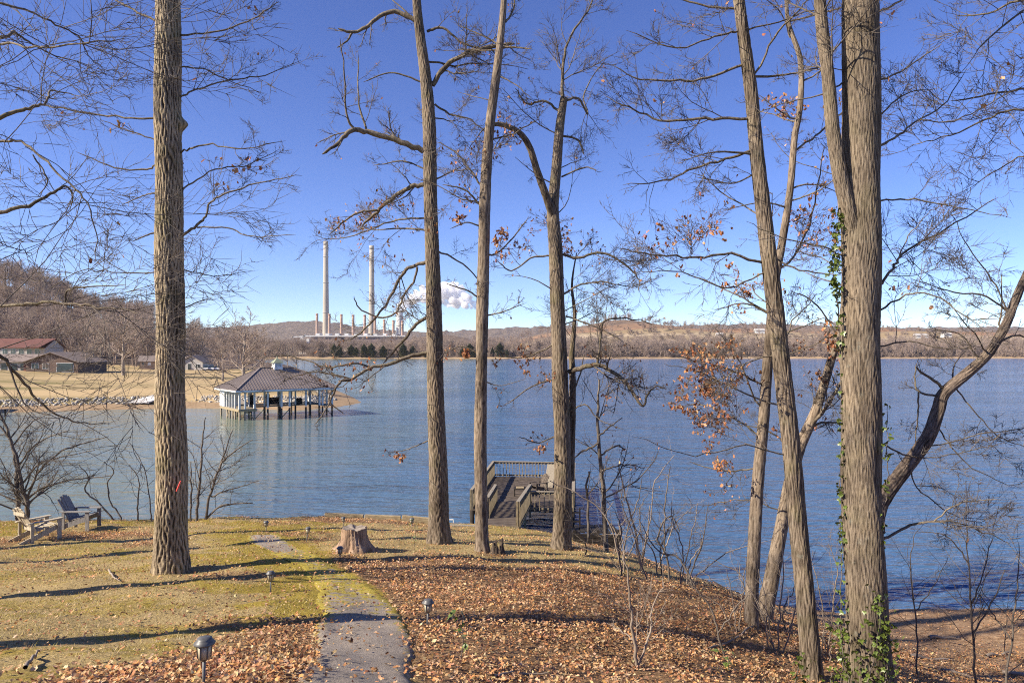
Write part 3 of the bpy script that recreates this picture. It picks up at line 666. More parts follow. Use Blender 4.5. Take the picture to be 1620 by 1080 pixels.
def near_tree(name, label, trunk, d, limbs, bark='bark_mid', ridges=22, amp=0.008, sides=40, ring=0.05, auto=None, dens=1.0, seed=1, leaves=0, leaf_zone=None,
              r3=0.0042, twig='twig', flare=0.5, flare_h=0.3, cat='tree', group=None, stems=(), knobs=(), base=None, levels=3, tw=1.16, leafsize=0.085):
    rng = np.random.default_rng(seed)
    ctr = np.array([P(a[0], a[1], d + (a[3] if len(a) > 3 else 0)) for a in trunk]); rad = np.array([a[2] * d / F for a in trunk])
    b0 = ctr[0].copy(); b0[2] = tz1(b0[0], b0[1])
    ctr = np.vstack([[ctr[0][0] - (ctr[1][0] - ctr[0][0]) * .1, ctr[0][1], b0[2] - 0.25], ctr]) if ctr[0][2] > b0[2] - 0.2 else ctr
    if len(ctr) != len(rad): rad = np.concatenate([[rad[0] * 1.02], rad])
    root = thing(name, label, cat, tuple(b0), group)
    L = np.linalg.norm(np.diff(ctr, axis=0), axis=1).sum()
    obj('trunk', trunk_mesh('trunk', ctr - b0, rad, sides, max(12, int(L / ring)), M[bark], ridges, amp, rng, flare, flare_h, knobs), root)
    skel = []
    for st in stems:      # forks as thick as a trunk
        c2 = np.array([P(a[0], a[1], d + (a[3] if len(a) > 3 else 0)) for a in st]); r2 = np.array([a[2] * d / F for a in st])
        l2 = np.linalg.norm(np.diff(c2, axis=0), axis=1).sum()
        obj('stem', trunk_mesh('stem', c2 - b0, r2, max(16, sides // 2), max(10, int(l2 / ring)), M[bark], max(6, ridges // 2), amp * .7, rng, 0.0, 1), root)
        skel.append(((c2 - b0)[len(c2) // 2:], r2[len(c2) // 2:] * .4))
    for lm in limbs:
        lm = [tuple(a) for a in lm]; n = len(lm)
        plen = sum(math.hypot(lm[i + 1][0] - lm[i][0], lm[i + 1][1] - lm[i][1]) for i in range(n - 1)) * d / F
        swing = rng.uniform(-0.4, 0.4) * plen
        c2 = np.array([P(a[0], a[1], d + (a[3] if len(a) > 3 else swing * (i / (n - 1)) ** 1.3)) for i, a in enumerate(lm)]) - b0
        r2 = np.array([max(a[2] * d / F * .74, 0.004) for a in lm])
        m = max(8, n * 4); cc = catmull(c2, m); rr = np.interp(np.linspace(0, n - 1, m), np.arange(n), r2)
        cc[1:-1] += rng.normal(0, min(0.012, plen * .006), (m - 2, 3)); rr = rr * (1 + rng.normal(0, .04, m)); rr[-1] *= .4
        V, Q = tubes(cc[None], rr[None], 9 if r2[0] > .03 else 6)
        obj('limb', mesh_np('limb', V, [Q], True, M['limb']), root); skel.append((c2, r2))
    if auto:
        n, lo, hi, lmin, lmax, r0 = auto
        tt_ = np.linspace(0, 1, len(ctr)); pys = np.array([HOR + F * (EYE - z) / y for x, y, z in ctr])
        for k in range(n):
            py = lo + (hi - lo) * (k + rng.random()) / n
            t = np.interp(-py, -pys, np.arange(len(ctr))); c = np.array([np.interp(t, np.arange(len(ctr)), ctr[:, j]) for j in range(3)])
            az = rng.uniform(-.45, math.pi + .45); el = rng.uniform(0.05, 0.7); ln = rng.uniform(lmin, lmax)
            pts = walk(c[None], np.array([[math.cos(az) * math.cos(el), math.sin(az) * math.cos(el), math.sin(el)]]), np.array([ln]), 7, .13, .02, rng)[0] - b0
            rr = np.linspace(r0 * rng.uniform(.6, 1.1), 0.006, 8); V, Q = tubes(pts[None], rr[None], 6)
            obj('limb', mesh_np('limb', V, [Q], True, M['limb']), root); skel.append((pts, rr))
    if skel and levels:
        V, Q, tips = crown_from(skel, rng, dens, r3, levels, tw)
        tag(obj('crown', mesh_np('crown', V, [Q], True, M[twig]), root), kind='stuff')
        if leaves:
            tp = np.concatenate(tips[1:]) if len(tips) > 1 else tips[0]; Wt = tp + b0
            ppx, ppy = proj(Wt[:, 0], Wt[:, 1], Wt[:, 2])
            wgt = np.full(len(tp), 0.03)
            for (zx, zy, zr, zw) in (leaf_zone or []): wgt += zw * np.exp(-((ppx - zx) / zr) ** 2 - ((ppy - zy) / (zr * .6)) ** 2)
            # clustered: leaves hang together on the same twigs
            cl = (np.sin(tp[:, 0] * 5.1 + 1) * np.sin(tp[:, 1] * 4.3) * np.sin(tp[:, 2] * 6.2 + 2)) > -0.05
            wgt *= np.where(cl, 1, .12); ids = rng.choice(len(tp), leaves, p=wgt / wgt.sum())
            pos = tp[ids] + rng.normal(0, .03, (leaves, 3)) - np.array([0, 0, .03])
            me = leaf_mesh(pos, rng.uniform(.7, 1.25, leaves) * leafsize, rng, leaf_cols(leaves, rng, PAL_TREE), 1.0, True)
            tag(obj('dead_leaves', me, root), kind='stuff')
    return root

# --- the standing trees of the yard ------------------------------------------------------------
near_tree('oak_tree', 'tall furrowed oak trunk with pink mark, left of the path', [(270, 902, 25), (271, 850, 24), (272, 750, 22.5), (270, 600, 21.5), (268, 400, 20.3), (266, 200, 19.5), (265, 100, 19), (266, 0, 17.5), (267, -160, 16), (269, -330, 13)], 13.5,
    [[(284, 375, 3.2), (310, 358, 3), (326, 342, 2.6), (332, 322, 2.2), (352, 309, 2), (395, 292, 1.6), (430, 285, 1.2), (478, 278, .7)],
     [(312, 360, 1.8), (360, 361, 1.6), (400, 374, 1.2), (468, 371, .7)], [(286, 302, 2), (302, 290, 1.8), (345, 266, 1.5), (390, 262, 1.2), (442, 236, .7)],
     [(286, 242, 2), (302, 235, 1.8), (332, 229, 1.6), (380, 236, 1.2), (452, 223, .6)], [(283, 155, 2.2), (310, 142, 2), (360, 127, 1.7), (410, 121, 1.4), (476, 96, .7)],
     [(283, 56, 2.2), (345, 50, 2), (400, 30, 1.6), (442, 2, .9)], [(283, 107, 1.8), (320, 108, 1.5), (356, 124, 1.1), (420, 150, .6)],
     [(247, 187, 2.2), (200, 186, 2), (130, 178, 1.8), (70, 166, 1.5), (20, 178, .8)], [(247, 258, 2.2), (232, 268, 1.9), (182, 265, 1.5), (120, 240, .8)],
     [(249, 305, 1.8), (228, 309, 1.5), (190, 326, .8)], [(250, 367, 2), (232, 372, 1.7), (210, 382, 1.2)], [(247, 34, 2.5), (215, 18, 2.2), (175, -4, 1.5)],
     [(247, 222, 1.5), (200, 205, 1.2), (160, 190, .7)], [(290, 427, 1.6), (312, 432, 1.3), (345, 436, 1), (400, 428, .6)], [(250, 430, 1.6), (190, 432, 1.3), (130, 428, 1), (70, 462, .6)],
     [(290, 488, 1.4), (312, 478, 1.2), (337, 470, .6)], [(250, 20, 2), (240, -20, 1.6), (205, -80, 1)], [(286, -40, 2.5), (330, -80, 2), (400, -140, 1)]],
    bark='bark_oak', ridges=30, amp=0.020, sides=100, ring=0.027, auto=(7, 20, -300, 1.5, 3.5, .03), dens=.8, seed=3, leaves=70, leaf_zone=[(160, 195, 40, 2), (350, 275, 50, 2), (400, 40, 40, 1)],
    flare=.28, flare_h=.35, knobs=[(8.95, 3.35, .11, .13)], leafsize=.1)
near_tree('maple_tree', 'grey trunk forking high up with long left limbs, beside the stump', [(695, 858, 18), (694, 820, 15.5), (693, 760, 14.5), (690, 650, 13.5), (688, 560, 12.5), (684, 400, 11), (681, 300, 10.3), (679, 200, 10), (674, 130, 9), (665, 60, 7.5), (659, 0, 6.5), (655, -120, 5)], 18.3,
    [[(670, 240, 6), (630, 222, 6), (580, 208, 5.5), (556, 206, 5), (536, 225, 4), (510, 244, 2.5)], [(560, 206, 3), (548, 180, 2.2), (545, 120, 1.6), (538, 60, 1)], [(580, 208, 2.5), (568, 160, 1.8), (566, 80, 1)],
     [(672, 292, 5), (647, 297, 4.5), (620, 314, 4), (595, 336, 3.4), (573, 357, 2.4)], [(598, 333, 2.5), (570, 335, 2.2), (545, 350, 1.8), (520, 372, 1)],
     [(660, 35, 5), (627, 19, 4.7), (600, 27, 4.3), (576, 46, 3.6), (555, 51, 3), (535, 45, 2)], [(557, 52, 2.5), (548, 66, 1.8), (533, 76, 1)],
     [(684, 135, 5.5), (703, 106, 5.2), (738, 85, 4.6), (785, 72, 4), (815, 70, 2.5)], [(676, 50, 3), (700, 45, 2.6), (735, 70, 2), (790, 82, 1)],
     [(676, 414, 4), (648, 423, 3.8), (636, 434, 3.4), (620, 465, 3), (606, 488, 2.6), (588, 510, 2.2), (552, 540, 1.4)], [(660, 422, 2.6), (655, 445, 2.4), (640, 465, 2.2), (627, 493, 2), (606, 503, 1.8), (570, 489, 1.5), (560, 468, 1)],
     [(677, 500, 3.8), (656, 515, 3.5), (640, 536, 3.2), (624, 554, 2.6), (606, 575, 1.8)], [(676, 558, 4.2), (645, 565, 4), (614, 577, 3.7), (584, 583, 3.3), (556, 600, 3), (540, 602, 2.6), (528, 622, 2), (514, 650, 1.4), (496, 672, .8)],
     [(590, 582, 2.4), (560, 575, 2), (520, 580, 1.8), (470, 566, 1.2), (430, 560, .7)], [(556, 600, 2), (500, 588, 1.6), (450, 600, .9)], [(536, 606, 1.8), (520, 632, 1.4), (545, 655, .9)],
     [(690, 395, 2), (735, 420, 1.6), (765, 450, 1)], [(688, 165, 2.4), (712, 180, 2), (745, 190, 1.5), (790, 230, .8)], [(672, 345, 2.2), (620, 350, 1.8), (560, 372, 1.3), (500, 380, .7)],
     [(676, 270, 2), (640, 255, 1.6), (590, 262, 1)], [(700, 690, 1.6), (670, 700, 1.3), (640, 712, .9), (615, 715, .6)], [(666, 130, 2), (620, 115, 1.6), (575, 130, 1)]],
    bark='bark_mid', ridges=22, amp=0.016, sides=84, ring=0.035, auto=(7, 420, -60, 1.6, 3.4, .03), dens=.85, seed=5, leaves=420, leaf_zone=[(570, 575, 45, 3), (640, 710, 28, 4), (620, 360, 60, 1.2), (700, 350, 50, 1.2), (560, 350, 40, 1)],
    flare=.42, flare_h=.3)
near_tree('slender_tree', 'slender smooth pale trunk standing in front of the dock', [(763, 873, 12), (762, 840, 10.5), (760, 700, 9.6), (762, 560, 9.4), (765, 400, 9.3), (768, 300, 8.8), (775, 200, 7.6), (786, 110, 6.4), (795, 30, 5.2), (801, -60, 4)], 17,
    [[(772, 345, 2.4), (755, 320, 2.2), (735, 300, 1.8), (700, 292, 1)], [(766, 300, 2.4), (745, 270, 2), (720, 240, 1.6), (690, 225, .9)], [(774, 222, 2), (810, 212, 1.6), (850, 190, 1)],
     [(790, 75, 2.4), (815, 75, 2), (842, 78, 1.4)], [(788, 70, 2), (760, 55, 1.6), (725, 40, 1)], [(800, 35, 2.4), (812, 15, 2), (818, -30, 1.4)], [(764, 480, 2), (745, 462, 1.7), (705, 448, 1)],
     [(766, 500, 1.8), (790, 495, 1.4), (830, 480, .8)], [(758, 560, 1.8), (730, 548, 1.4), (700, 560, .8)], [(770, 405, 2.2), (790, 398, 1.9), (812, 375, 1.5), (835, 345, .9)], [(764, 360, 2), (740, 352, 1.6), (712, 362, .9)],
     [(785, 120, 1.8), (810, 130, 1.4), (840, 155, .8)], [(762, 600, 1.4), (790, 610, 1), (830, 600, .6)]],
    bark='bark_smooth', ridges=12, amp=0.006, sides=48, ring=0.05, auto=(6, 380, -40, 1.2, 2.6, .022), dens=.9, seed=8, leaves=420, leaf_zone=[(780, 555, 55, 2.5), (745, 350, 40, 2), (790, 370, 40, 1), (760, 190, 40, .8)], flare=.3, flare_h=.25)
near_tree('crooked_tree', 'trunk with broken fork and black drooping right limb above the dock', [(888, 866, 16), (889, 830, 14), (890, 700, 13), (886, 600, 12.4), (881, 450, 11), (878, 385, 10.4), (875, 335, 9.4), (880, 270, 7.8), (885, 205, 6.8), (892, 155, 5.6)], 19,
    [[(900, 588, 5.5, 0), (925, 580, 5.2, -.2), (947, 578, 4.8, -.4), (972, 590, 4.2, -.6), (998, 616, 3.4, -.7), (1009, 634, 3, -.8), (1018, 641, 2.6, -.8), (1023, 628, 2.2, -.8), (1035, 612, 1.6, -.8), (1055, 615, .8, -.9)], [(945, 578, 2.8, -.4), (949, 545, 2.6, -.4), (953, 512, 2.2, -.4), (975, 503, 1.8, -.5), (1010, 506, 1.2, -.6), (1035, 515, .6, -.7)],
     [(890, 158, 4), (890, 110, 3.2), (900, 62, 2.6), (932, 14, 1.6), (945, -30, 1)], [(888, 180, 3), (862, 160, 2.4), (835, 165, 2), (815, 140, 1.2)], [(893, 160, 3), (915, 155, 2.4), (930, 180, 2), (925, 145, 1.4), (960, 90, .8)],
     [(884, 400, 3), (912, 408, 3), (945, 400, 2.6), (975, 408, 2.2), (1003, 432, 1.8), (1012, 446, 1.2), (1010, 460, .7)], [(892, 465, 2.2), (918, 450, 2), (955, 446, 1.6), (1000, 452, 1), (1040, 440, .6)],
     [(890, 215, 2.4), (915, 222, 2.2), (924, 245, 1.6)], [(872, 405, 2.2), (840, 408, 2), (810, 428, 1.6), (786, 412, 1)], [(888, 280, 2), (925, 265, 1.6), (945, 270, 1)], [(880, 690, 1.8), (850, 700, 1.4), (820, 690, .8)],
     [(876, 545, 2), (845, 560, 1.7), (812, 566, 1.2), (780, 548, .7)], [(896, 640, 2), (915, 600, 1.6), (925, 560, 1)], [(895, 500, 1.8), (950, 520, 1.3), (985, 540, .7)], [(876, 600, 2), (845, 610, 1.6), (800, 640, .8)], [(898, 655, 2), (925, 640, 1.6), (950, 665, 1), (990, 680, .6)]],
    stems=[[(877, 350, 6.6), (862, 305, 5.8, -.3), (849, 268, 5.3, -.5), (837, 232, 4.8, -.7), (820, 209, 4.1, -.9), (792, 197, 3.3, -1.1), (772, 199, 2.6, -1.3)], [(903, 760, 6.5, .3), (904, 690, 6, .35), (906, 600, 5.2, .4), (905, 560, 4.4, .5), (909, 500, 3, .6), (905, 450, 1.8, .7), (912, 400, .7, .8)]],
    bark='bark_mid', ridges=18, amp=0.012, sides=72, ring=0.04, auto=(8, 560, 180, 1.3, 2.8, .024), dens=1.0, seed=12, leaves=520, leaf_zone=[(870, 560, 40, 2), (880, 390, 45, 2), (850, 560, 50, 1.5), (800, 560, 40, 1.5), (860, 700, 30, 1.6), (960, 610, 40, .7)], flare=.32, flare_h=.3)
near_tree('leaning_tree', 'curving bare trunk rising just left of the thick ivy-clad trunk', [(1287, 1092, 17), (1284, 1050, 15.5), (1275, 950, 14.2), (1263, 830, 14), (1250, 700, 13.6), (1236, 570, 13), (1223, 460, 12.4), (1210, 350, 11.5), (1198, 250, 10.8), (1189, 150, 10), (1175, 50, 9), (1165, -30, 8), (1150, -160, 6)], 10.6,
    [[(1182, 188, 3.2), (1120, 188, 3), (1050, 191, 2.4), (1000, 172, 1.8), (955, 150, .9)], [(1187, 98, 3), (1132, 120, 2.7), (1080, 128, 2.2), (1010, 124, 1.6), (965, 102, .8)], [(1193, 238, 3), (1150, 250, 2.6), (1092, 268, 2.2), (1050, 286, 1.7), (985, 293, .8)],
     [(1207, 415, 3), (1150, 402, 2.8), (1100, 406, 2.3), (1040, 403, 1.7), (975, 392, .9)], [(1168, 14, 3), (1130, 12, 2.6), (1080, 0, 2), (1030, -10, 1.2)], [(1172, 48, 2.4), (1130, 58, 2), (1070, 76, 1.5), (990, 48, .8)],
     [(1190, 130, 2.4), (1225, 60, 2), (1260, 20, 1.6), (1285, -10, 1)], [(1200, 270, 2), (1160, 290, 1.6), (1100, 280, 1)], [(1216, 400, 2), (1260, 425, 1.8), (1330, 435, 1)], [(1215, 430, 2), (1150, 455, 1.7), (1080, 430, 1.2), (1000, 432, .7)],
     [(1240, 640, 2), (1180, 625, 1.6), (1110, 590, 1.2), (1050, 575, .7)], [(1225, 500, 2), (1170, 470, 1.6), (1110, 440, 1)], [(1232, 560, 1.8), (1190, 570, 1.4), (1140, 600, 1), (1080, 610, .6)], [(1245, 720, 1.8), (1180, 705, 1.4), (1100, 720, 1), (1000, 690, .6)]],
    bark='bark_mid', ridges=18, amp=0.009, sides=84, ring=0.035, auto=(7, 560, -100, 1.0, 2.6, .02), dens=1.0, seed=15, leaves=560, leaf_zone=[(1100, 600, 60, 2.4), (1080, 660, 50, 2), (1140, 690, 50, 2), (1080, 380, 50, 1.6), (1170, 360, 40, 1.5), (1060, 700, 40, 1)], r3=.0034, flare=.2, flare_h=.25, leafsize=.065)
near_tree('young_tree', 'thin upright young tree with tan leaves behind the curving trunk', [(1189, 988, 11), (1190, 930, 9.8), (1193, 860, 9.4), (1200, 750, 9), (1210, 640, 8.6), (1216, 560, 8), (1224, 460, 6.6), (1238, 380, 5.8), (1250, 300, 5.2), (1257, 220, 4.8), (1266, 165, 4.4), (1266, 95, 4), (1247, 35, 3.2), (1243, -30, 2.2)], 13,
    [[(1230, 430, 2.6), (1260, 400, 2.3), (1285, 340, 1.8), (1305, 230, 1.2)], [(1255, 240, 2.2), (1290, 215, 2), (1330, 180, 1.6), (1370, 160, 1)], [(1262, 190, 2), (1240, 180, 1.6), (1200, 150, 1)], [(1212, 610, 2.4), (1170, 590, 2), (1120, 575, 1.5), (1060, 560, .8)],
     [(1205, 690, 2.2), (1160, 660, 1.8), (1110, 640, 1.3), (1050, 650, .7)], [(1200, 740, 2), (1150, 745, 1.6), (1090, 730, 1)], [(1220, 500, 2), (1180, 480, 1.6), (1130, 490, .9)], [(1245, 330, 2), (1210, 320, 1.5), (1150, 330, .8)], [(1268, 130, 2), (1300, 110, 1.5), (1330, 60, .8)],
     [(1250, 60, 1.6), (1235, 20, 1.3), (1200, -10, .8)], [(1218, 540, 1.8), (1260, 520, 1.4), (1310, 500, .8)]],
    bark='bark_smooth', ridges=12, amp=0.006, sides=40, ring=0.05, auto=(7, 700, 20, 1.0, 2.2, .018), dens=1.1, seed=17, leaves=1000, leaf_zone=[(1265, 165, 50, 1.2), (1110, 590, 110, .8), (1080, 680, 110, .8), (1160, 720, 90, .9), (1230, 330, 90, .9), (1140, 400, 90, 1.0), (1280, 430, 90, .9), (1300, 560, 70, .8)], r3=.0036, flare=.3, flare_h=.2, leafsize=.075)
near_tree('slanted_tree', 'pale slanted trunk leaning right behind the curving trunk', [(1210, 968, 13), (1220, 920, 11.5), (1233, 850, 10.5), (1248, 770, 9.4), (1266, 705, 8.2), (1290, 650, 7.2), (1313, 575, 6.6), (1333, 505, 6), (1342, 420, 5, .6), (1330, 330, 4, 1), (1322, 220, 3, 1.2)], 13.8,
    [[(1268, 700, 3), (1290, 672, 2.6), (1318, 668, 2), (1340, 672, 1.2)], [(1278, 678, 4, 0), (1303, 648, 3.6), (1326, 612, 3), (1345, 560, 2)], [(1258, 735, 2), (1230, 690, 1.6), (1175, 670, 1)], [(1240, 810, 1.6), (1180, 790, 1.2), (1110, 800, .7)], [(1325, 530, 2), (1290, 480, 1.6), (1250, 460, 1)]],
    bark='bark_smooth', ridges=12, amp=0.006, sides=40, ring=0.05, auto=(4, 640, 260, .9, 2, .016), dens=.9, seed=19, leaves=160, leaf_zone=[(1300, 560, 40, 2), (1250, 700, 40, 1)], r3=.0036, flare=.25, flare_h=.2, leafsize=.075)
BIG = near_tree('big_tree', 'thickest trunk, ivy at its base, forked near the top right', [(1382, 1102, 36), (1378, 1060, 33), (1372, 980, 30), (1366, 860, 28.6), (1362, 700, 28.8), (1361, 560, 28.6), (1362, 400, 28.4), (1363, 250, 28), (1362, 120, 27.4), (1360, 0, 26.5), (1358, -150, 24), (1356, -300, 20)], 9.8,
    [[(1388, 232, 2.6), (1420, 215, 2.3), (1452, 190, 1.9), (1492, 166, 1.4), (1530, 108, .8)], [(1455, 190, 1.5), (1510, 192, 1.3), (1575, 158, 1), (1625, 132, .6)], [(1390, 455, 3), (1414, 420, 2.7), (1430, 400, 2.3), (1500, 360, 1.8), (1580, 312, 1)], [(1418, 414, 1.6), (1440, 370, 1.2), (1475, 330, .8)],
     [(1390, 492, 2.4), (1440, 466, 2), (1482, 470, 1.6), (1540, 505, 1.1), (1600, 490, .6)], [(1388, 130, 2), (1430, 110, 1.6), (1490, 70, .9)], [(1392, 318, 2), (1450, 316, 1.7), (1520, 330, 1.2), (1600, 345, .6)], [(1335, 405, 2), (1300, 390, 1.7), (1240, 376, 1.2), (1180, 350, .7)],
     [(1334, 130, 2), (1300, 150, 1.7), (1250, 160, 1.2), (1180, 185, .6)], [(1390, 548, 2), (1440, 540, 1.6), (1500, 552, 1.1), (1570, 540, .6)], [(1392, 855, 3), (1430, 835, 2.7), (1475, 825, 2.3), (1530, 830, 1.6), (1600, 860, .8)], [(1476, 826, 1.8), (1520, 795, 1.4), (1590, 790, .8)],
     [(1392, 700, 2), (1440, 722, 1.6), (1500, 720, 1.1), (1590, 700, .6)], [(1386, 20, 2.4), (1420, 5, 2), (1470, -30, 1.2)], [(1390, 185, 1.8), (1430, 150, 1.4), (1480, 140, .8)]],
    stems=[[(1360, 450, 12, -.02), (1354, 390, 11.5, -.05), (1345, 340, 11.3, -.1), (1332, 290, 11, -.1), (1323, 240, 10.4, -.1), (1316, 190, 9.8, -.1), (1309, 110, 9, -.1), (1302, 55, 9.2, -.1), (1297, 0, 8.4, -.1), (1288, -80, 7, -.1), (1280, -180, 5, 0)]],
    bark='bark_big', ridges=48, amp=0.010, sides=116, ring=0.025, auto=(4, -60, -280, 1.2, 2.8, .03), dens=1.0, seed=23, leaves=50, leaf_zone=[(1400, 450, 50, 1)], r3=.0034, flare=.3, flare_h=.4, leafsize=.07)
near_tree('dark_leaning_tree', 'dark leaning trunk reaching out over the water at far right', [(1372, 1000, 15), (1376, 900, 14), (1388, 815, 11.6), (1402, 782, 11), (1434, 738, 10.6), (1468, 692, 10), (1484, 650, 9.4), (1494, 622, 8.8), (1530, 590, 8.2), (1562, 560, 7.4), (1590, 515, 6.8), (1606, 475, 6.2), (1626, 430, 5.4), (1660, 360, 5)], 11.8,
    [[(1490, 612, 3.4), (1478, 602, 3), (1456, 588, 2.4), (1450, 580, 1.6)], [(1496, 622, 2.6), (1475, 625, 2.4), (1452, 618, 2), (1447, 600, 1.8), (1450, 575, 1.3)], [(1453, 620, 1.8), (1452, 660, 1.5), (1447, 705, .9)], [(1575, 545, 2.4), (1610, 530, 2), (1640, 545, 1.2)], [(1600, 495, 2.2), (1560, 470, 1.8), (1500, 460, 1.3), (1440, 440, .7)],
     [(1510, 610, 1.8), (1540, 650, 1.5), (1580, 690, 1.2), (1640, 710, .7)], [(1480, 665, 1.8), (1500, 700, 1.5), (1540, 740, 1.1), (1600, 770, .6)], [(1440, 730, 1.8), (1450, 770, 1.4), (1500, 810, .9), (1560, 830, .6)], [(1598, 505, 2), (1570, 440, 1.6), (1530, 390, 1.1), (1500, 330, .6)], [(1550, 570, 1.8), (1520, 530, 1.4), (1470, 520, .8)]],
    bark='bark_dark', ridges=14, amp=0.008, sides=48, ring=0.045, auto=(5, 720, 440, .9, 2.2, .018), dens=1.1, seed=29, r3=.0036, flare=.2, flare_h=.2)

# trees standing just outside the frame, whose limbs and shadows reach into it
def side_tree(name, label, x, y, h, r, limbs, seed, dlim=None, auto=10, lean=(0, 0), dens=.8, lmin=2, lmax=5):
    z = tz1(x, y); d = y
    px0 = 810 + F * x / y
    tr = []
    for t in np.linspace(0, 1, 9):
        zz = z + t * h; xx = x + lean[0] * t * h; tr.append((810 + F * xx / y, HOR + F * (EYE - zz) / y, r * (1 - .62 * t) * F / y))
    lo = HOR + F * (EYE - (z + h * .62)) / y; hi = HOR + F * (EYE - (z + h * .98)) / y
    return near_tree(name, label, tr, d, limbs, bark='bark_mid', ridges=20, amp=.012, sides=40, ring=.06, auto=(auto, lo, hi, lmin, lmax, .05), dens=dens, seed=seed, levels=3 if limbs else 2, flare=.35)
side_tree('oak_tree', 'oak just beyond the left edge, its long limbs reaching in at upper left', -12.3, 9.9, 17, .25,
    [[(-420, 150, 6), (-200, 195, 5.5), (-40, 192, 5), (20, 178, 4.2), (52, 170, 3.6), (75, 160, 2.6), (82, 143, 1.8), (120, 152, 1)], [(-420, 380, 6), (-200, 360, 5.5), (-40, 347, 4.8), (0, 338, 4.2), (50, 322, 3.6), (85, 304, 3), (104, 295, 2.2), (115, 310, 1.8), (113, 326, 1.2)],
     [(-420, 250, 4), (-150, 230, 3.4), (0, 226, 2.8), (25, 223, 2.6), (62, 245, 2.3), (100, 280, 2), (135, 316, 1.6), (148, 350, 1.3), (152, 412, .8)], [(-420, -60, 5), (-150, -30, 3.6), (0, 5, 2.6), (50, 20, 2.2), (95, 42, 1.9), (130, 62, 1.5), (142, 92, 1.2), (168, 108, .7)],
     [(-420, 40, 5), (-150, 55, 4), (0, 58, 3.2), (20, 50, 2.8), (38, 62, 2.2), (82, 86, 1.6), (150, 106, .8)], [(-420, 90, 4), (-150, 80, 3), (0, 68, 2.4), (45, 74, 2), (100, 72, 1.6), (200, 60, .8)],
     [(-420, 470, 5), (-150, 490, 4), (0, 485, 3.4), (35, 480, 3), (90, 478, 2.6), (130, 483, 2.2), (170, 488, 1.6), (228, 496, .8)], [(103, 478, 2.4), (107, 460, 2.2), (126, 455, 1.8), (200, 450, .9)], [(-420, 520, 5.5), (-120, 520, 4.6), (-10, 557, 3.8), (20, 586, 3.4), (50, 620, 2.8), (90, 655, 2.2), (130, 668, 1.6), (175, 671, .8)],
     [(14, 580, 2.2), (40, 640, 1.8), (80, 658, 1)], [(52, 245, 1.6), (68, 270, 1.6), (75, 290, 1.4), (60, 310, .8)]], 41, auto=3)
side_tree('oak_tree', 'oak outside the near left corner whose trunk shadow crosses the path', -11.2, 5.75, 17, .26, [], 43, auto=4, dens=.3)
side_tree('oak_tree', 'oak beyond the left edge shading the lawn by the chairs', -19.5, 15.8, 18, .3, [], 44, auto=4, dens=.3)
side_tree('oak_tree', 'oak beyond the left edge whose shadow runs behind the stump', -21, 11.8, 18, .26, [], 45, auto=4, dens=.3)
side_tree('oak_tree', 'oak just past the right edge with twigs hanging in at upper right', 12.5, 11.5, 15, .22,
    [[(1860, 20, 4), (1700, 10, 3), (1620, 0, 2.4), (1560, 22, 2), (1510, 26, 1)], [(1860, -40, 3.5), (1700, -20, 2.6), (1600, 30, 2), (1545, 80, 1.2)], [(1860, 120, 4), (1720, 130, 3), (1620, 140, 2.4), (1560, 150, 1.9), (1505, 160, 1)], [(1860, 240, 4), (1740, 190, 3), (1620, 172, 2.4), (1560, 190, 2), (1500, 215, 1.4), (1440, 230, .8)],
     [(1860, 300, 3), (1740, 260, 2.4), (1640, 245, 2), (1590, 262, 1.4), (1530, 300, .8)]], 47, auto=4, dens=.9, lmin=1.5, lmax=3)

# ------------------------------------------------------------------ saplings and brush
def sapling(name, label, stems, d, seed, dens=1.0, twig='twig', group=None, cat='sapling', r3=.0025, levels=2, leaves=0):
    rng = np.random.default_rng(seed)
    x0 = stems[0][0]; g = (x0[0] - 810) / F * d
    b0 = np.array([g, d, tz1(g, d)])
    root = thing(name, label, cat, tuple(b0), group); skel = []
    for st in stems:
        n = len(st); sw = rng.uniform(-.3, .3)
        c = np.array([P(a[0], a[1], d + sw * (i / max(1, n - 1))) for i, a in enumerate(st)]) - b0
        if st is stems[0] or c[0][2] < 0.3: c[0] = [c[0][0], c[0][1], tz1(c[0][0] + b0[0], c[0][1] + b0[1]) - b0[2] - .03]
        r = np.array([a[2] * d / F for a in st]); m = n * 4
        cc = catmull(c, m); cc[1:-1] += rng.normal(0, .012, (m - 2, 3)); rr = np.interp(np.linspace(0, n - 1, m), np.arange(n), r)
        V, Q = tubes(cc[None], rr[None], 6)
        obj('stem', mesh_np('stem', V, [Q], True, M[twig]), root); skel.append((c, r))
    V, Q, tips = crown_from(skel, rng, dens, r3, levels, 1.0)
    if V is not None: tag(obj('crown', mesh_np('crown', V, [Q], True, M[twig]), root), kind='stuff')
    if leaves:
        tp = np.concatenate(tips); ids = rng.choice(len(tp), leaves)
        tag(obj('dead_leaves', leaf_mesh(tp[ids] + rng.normal(0, .03, (leaves, 3)), rng.uniform(.05, .09, leaves), rng, leaf_cols(leaves, rng, PAL_TREE), 1, True), root), kind='stuff')
    return root
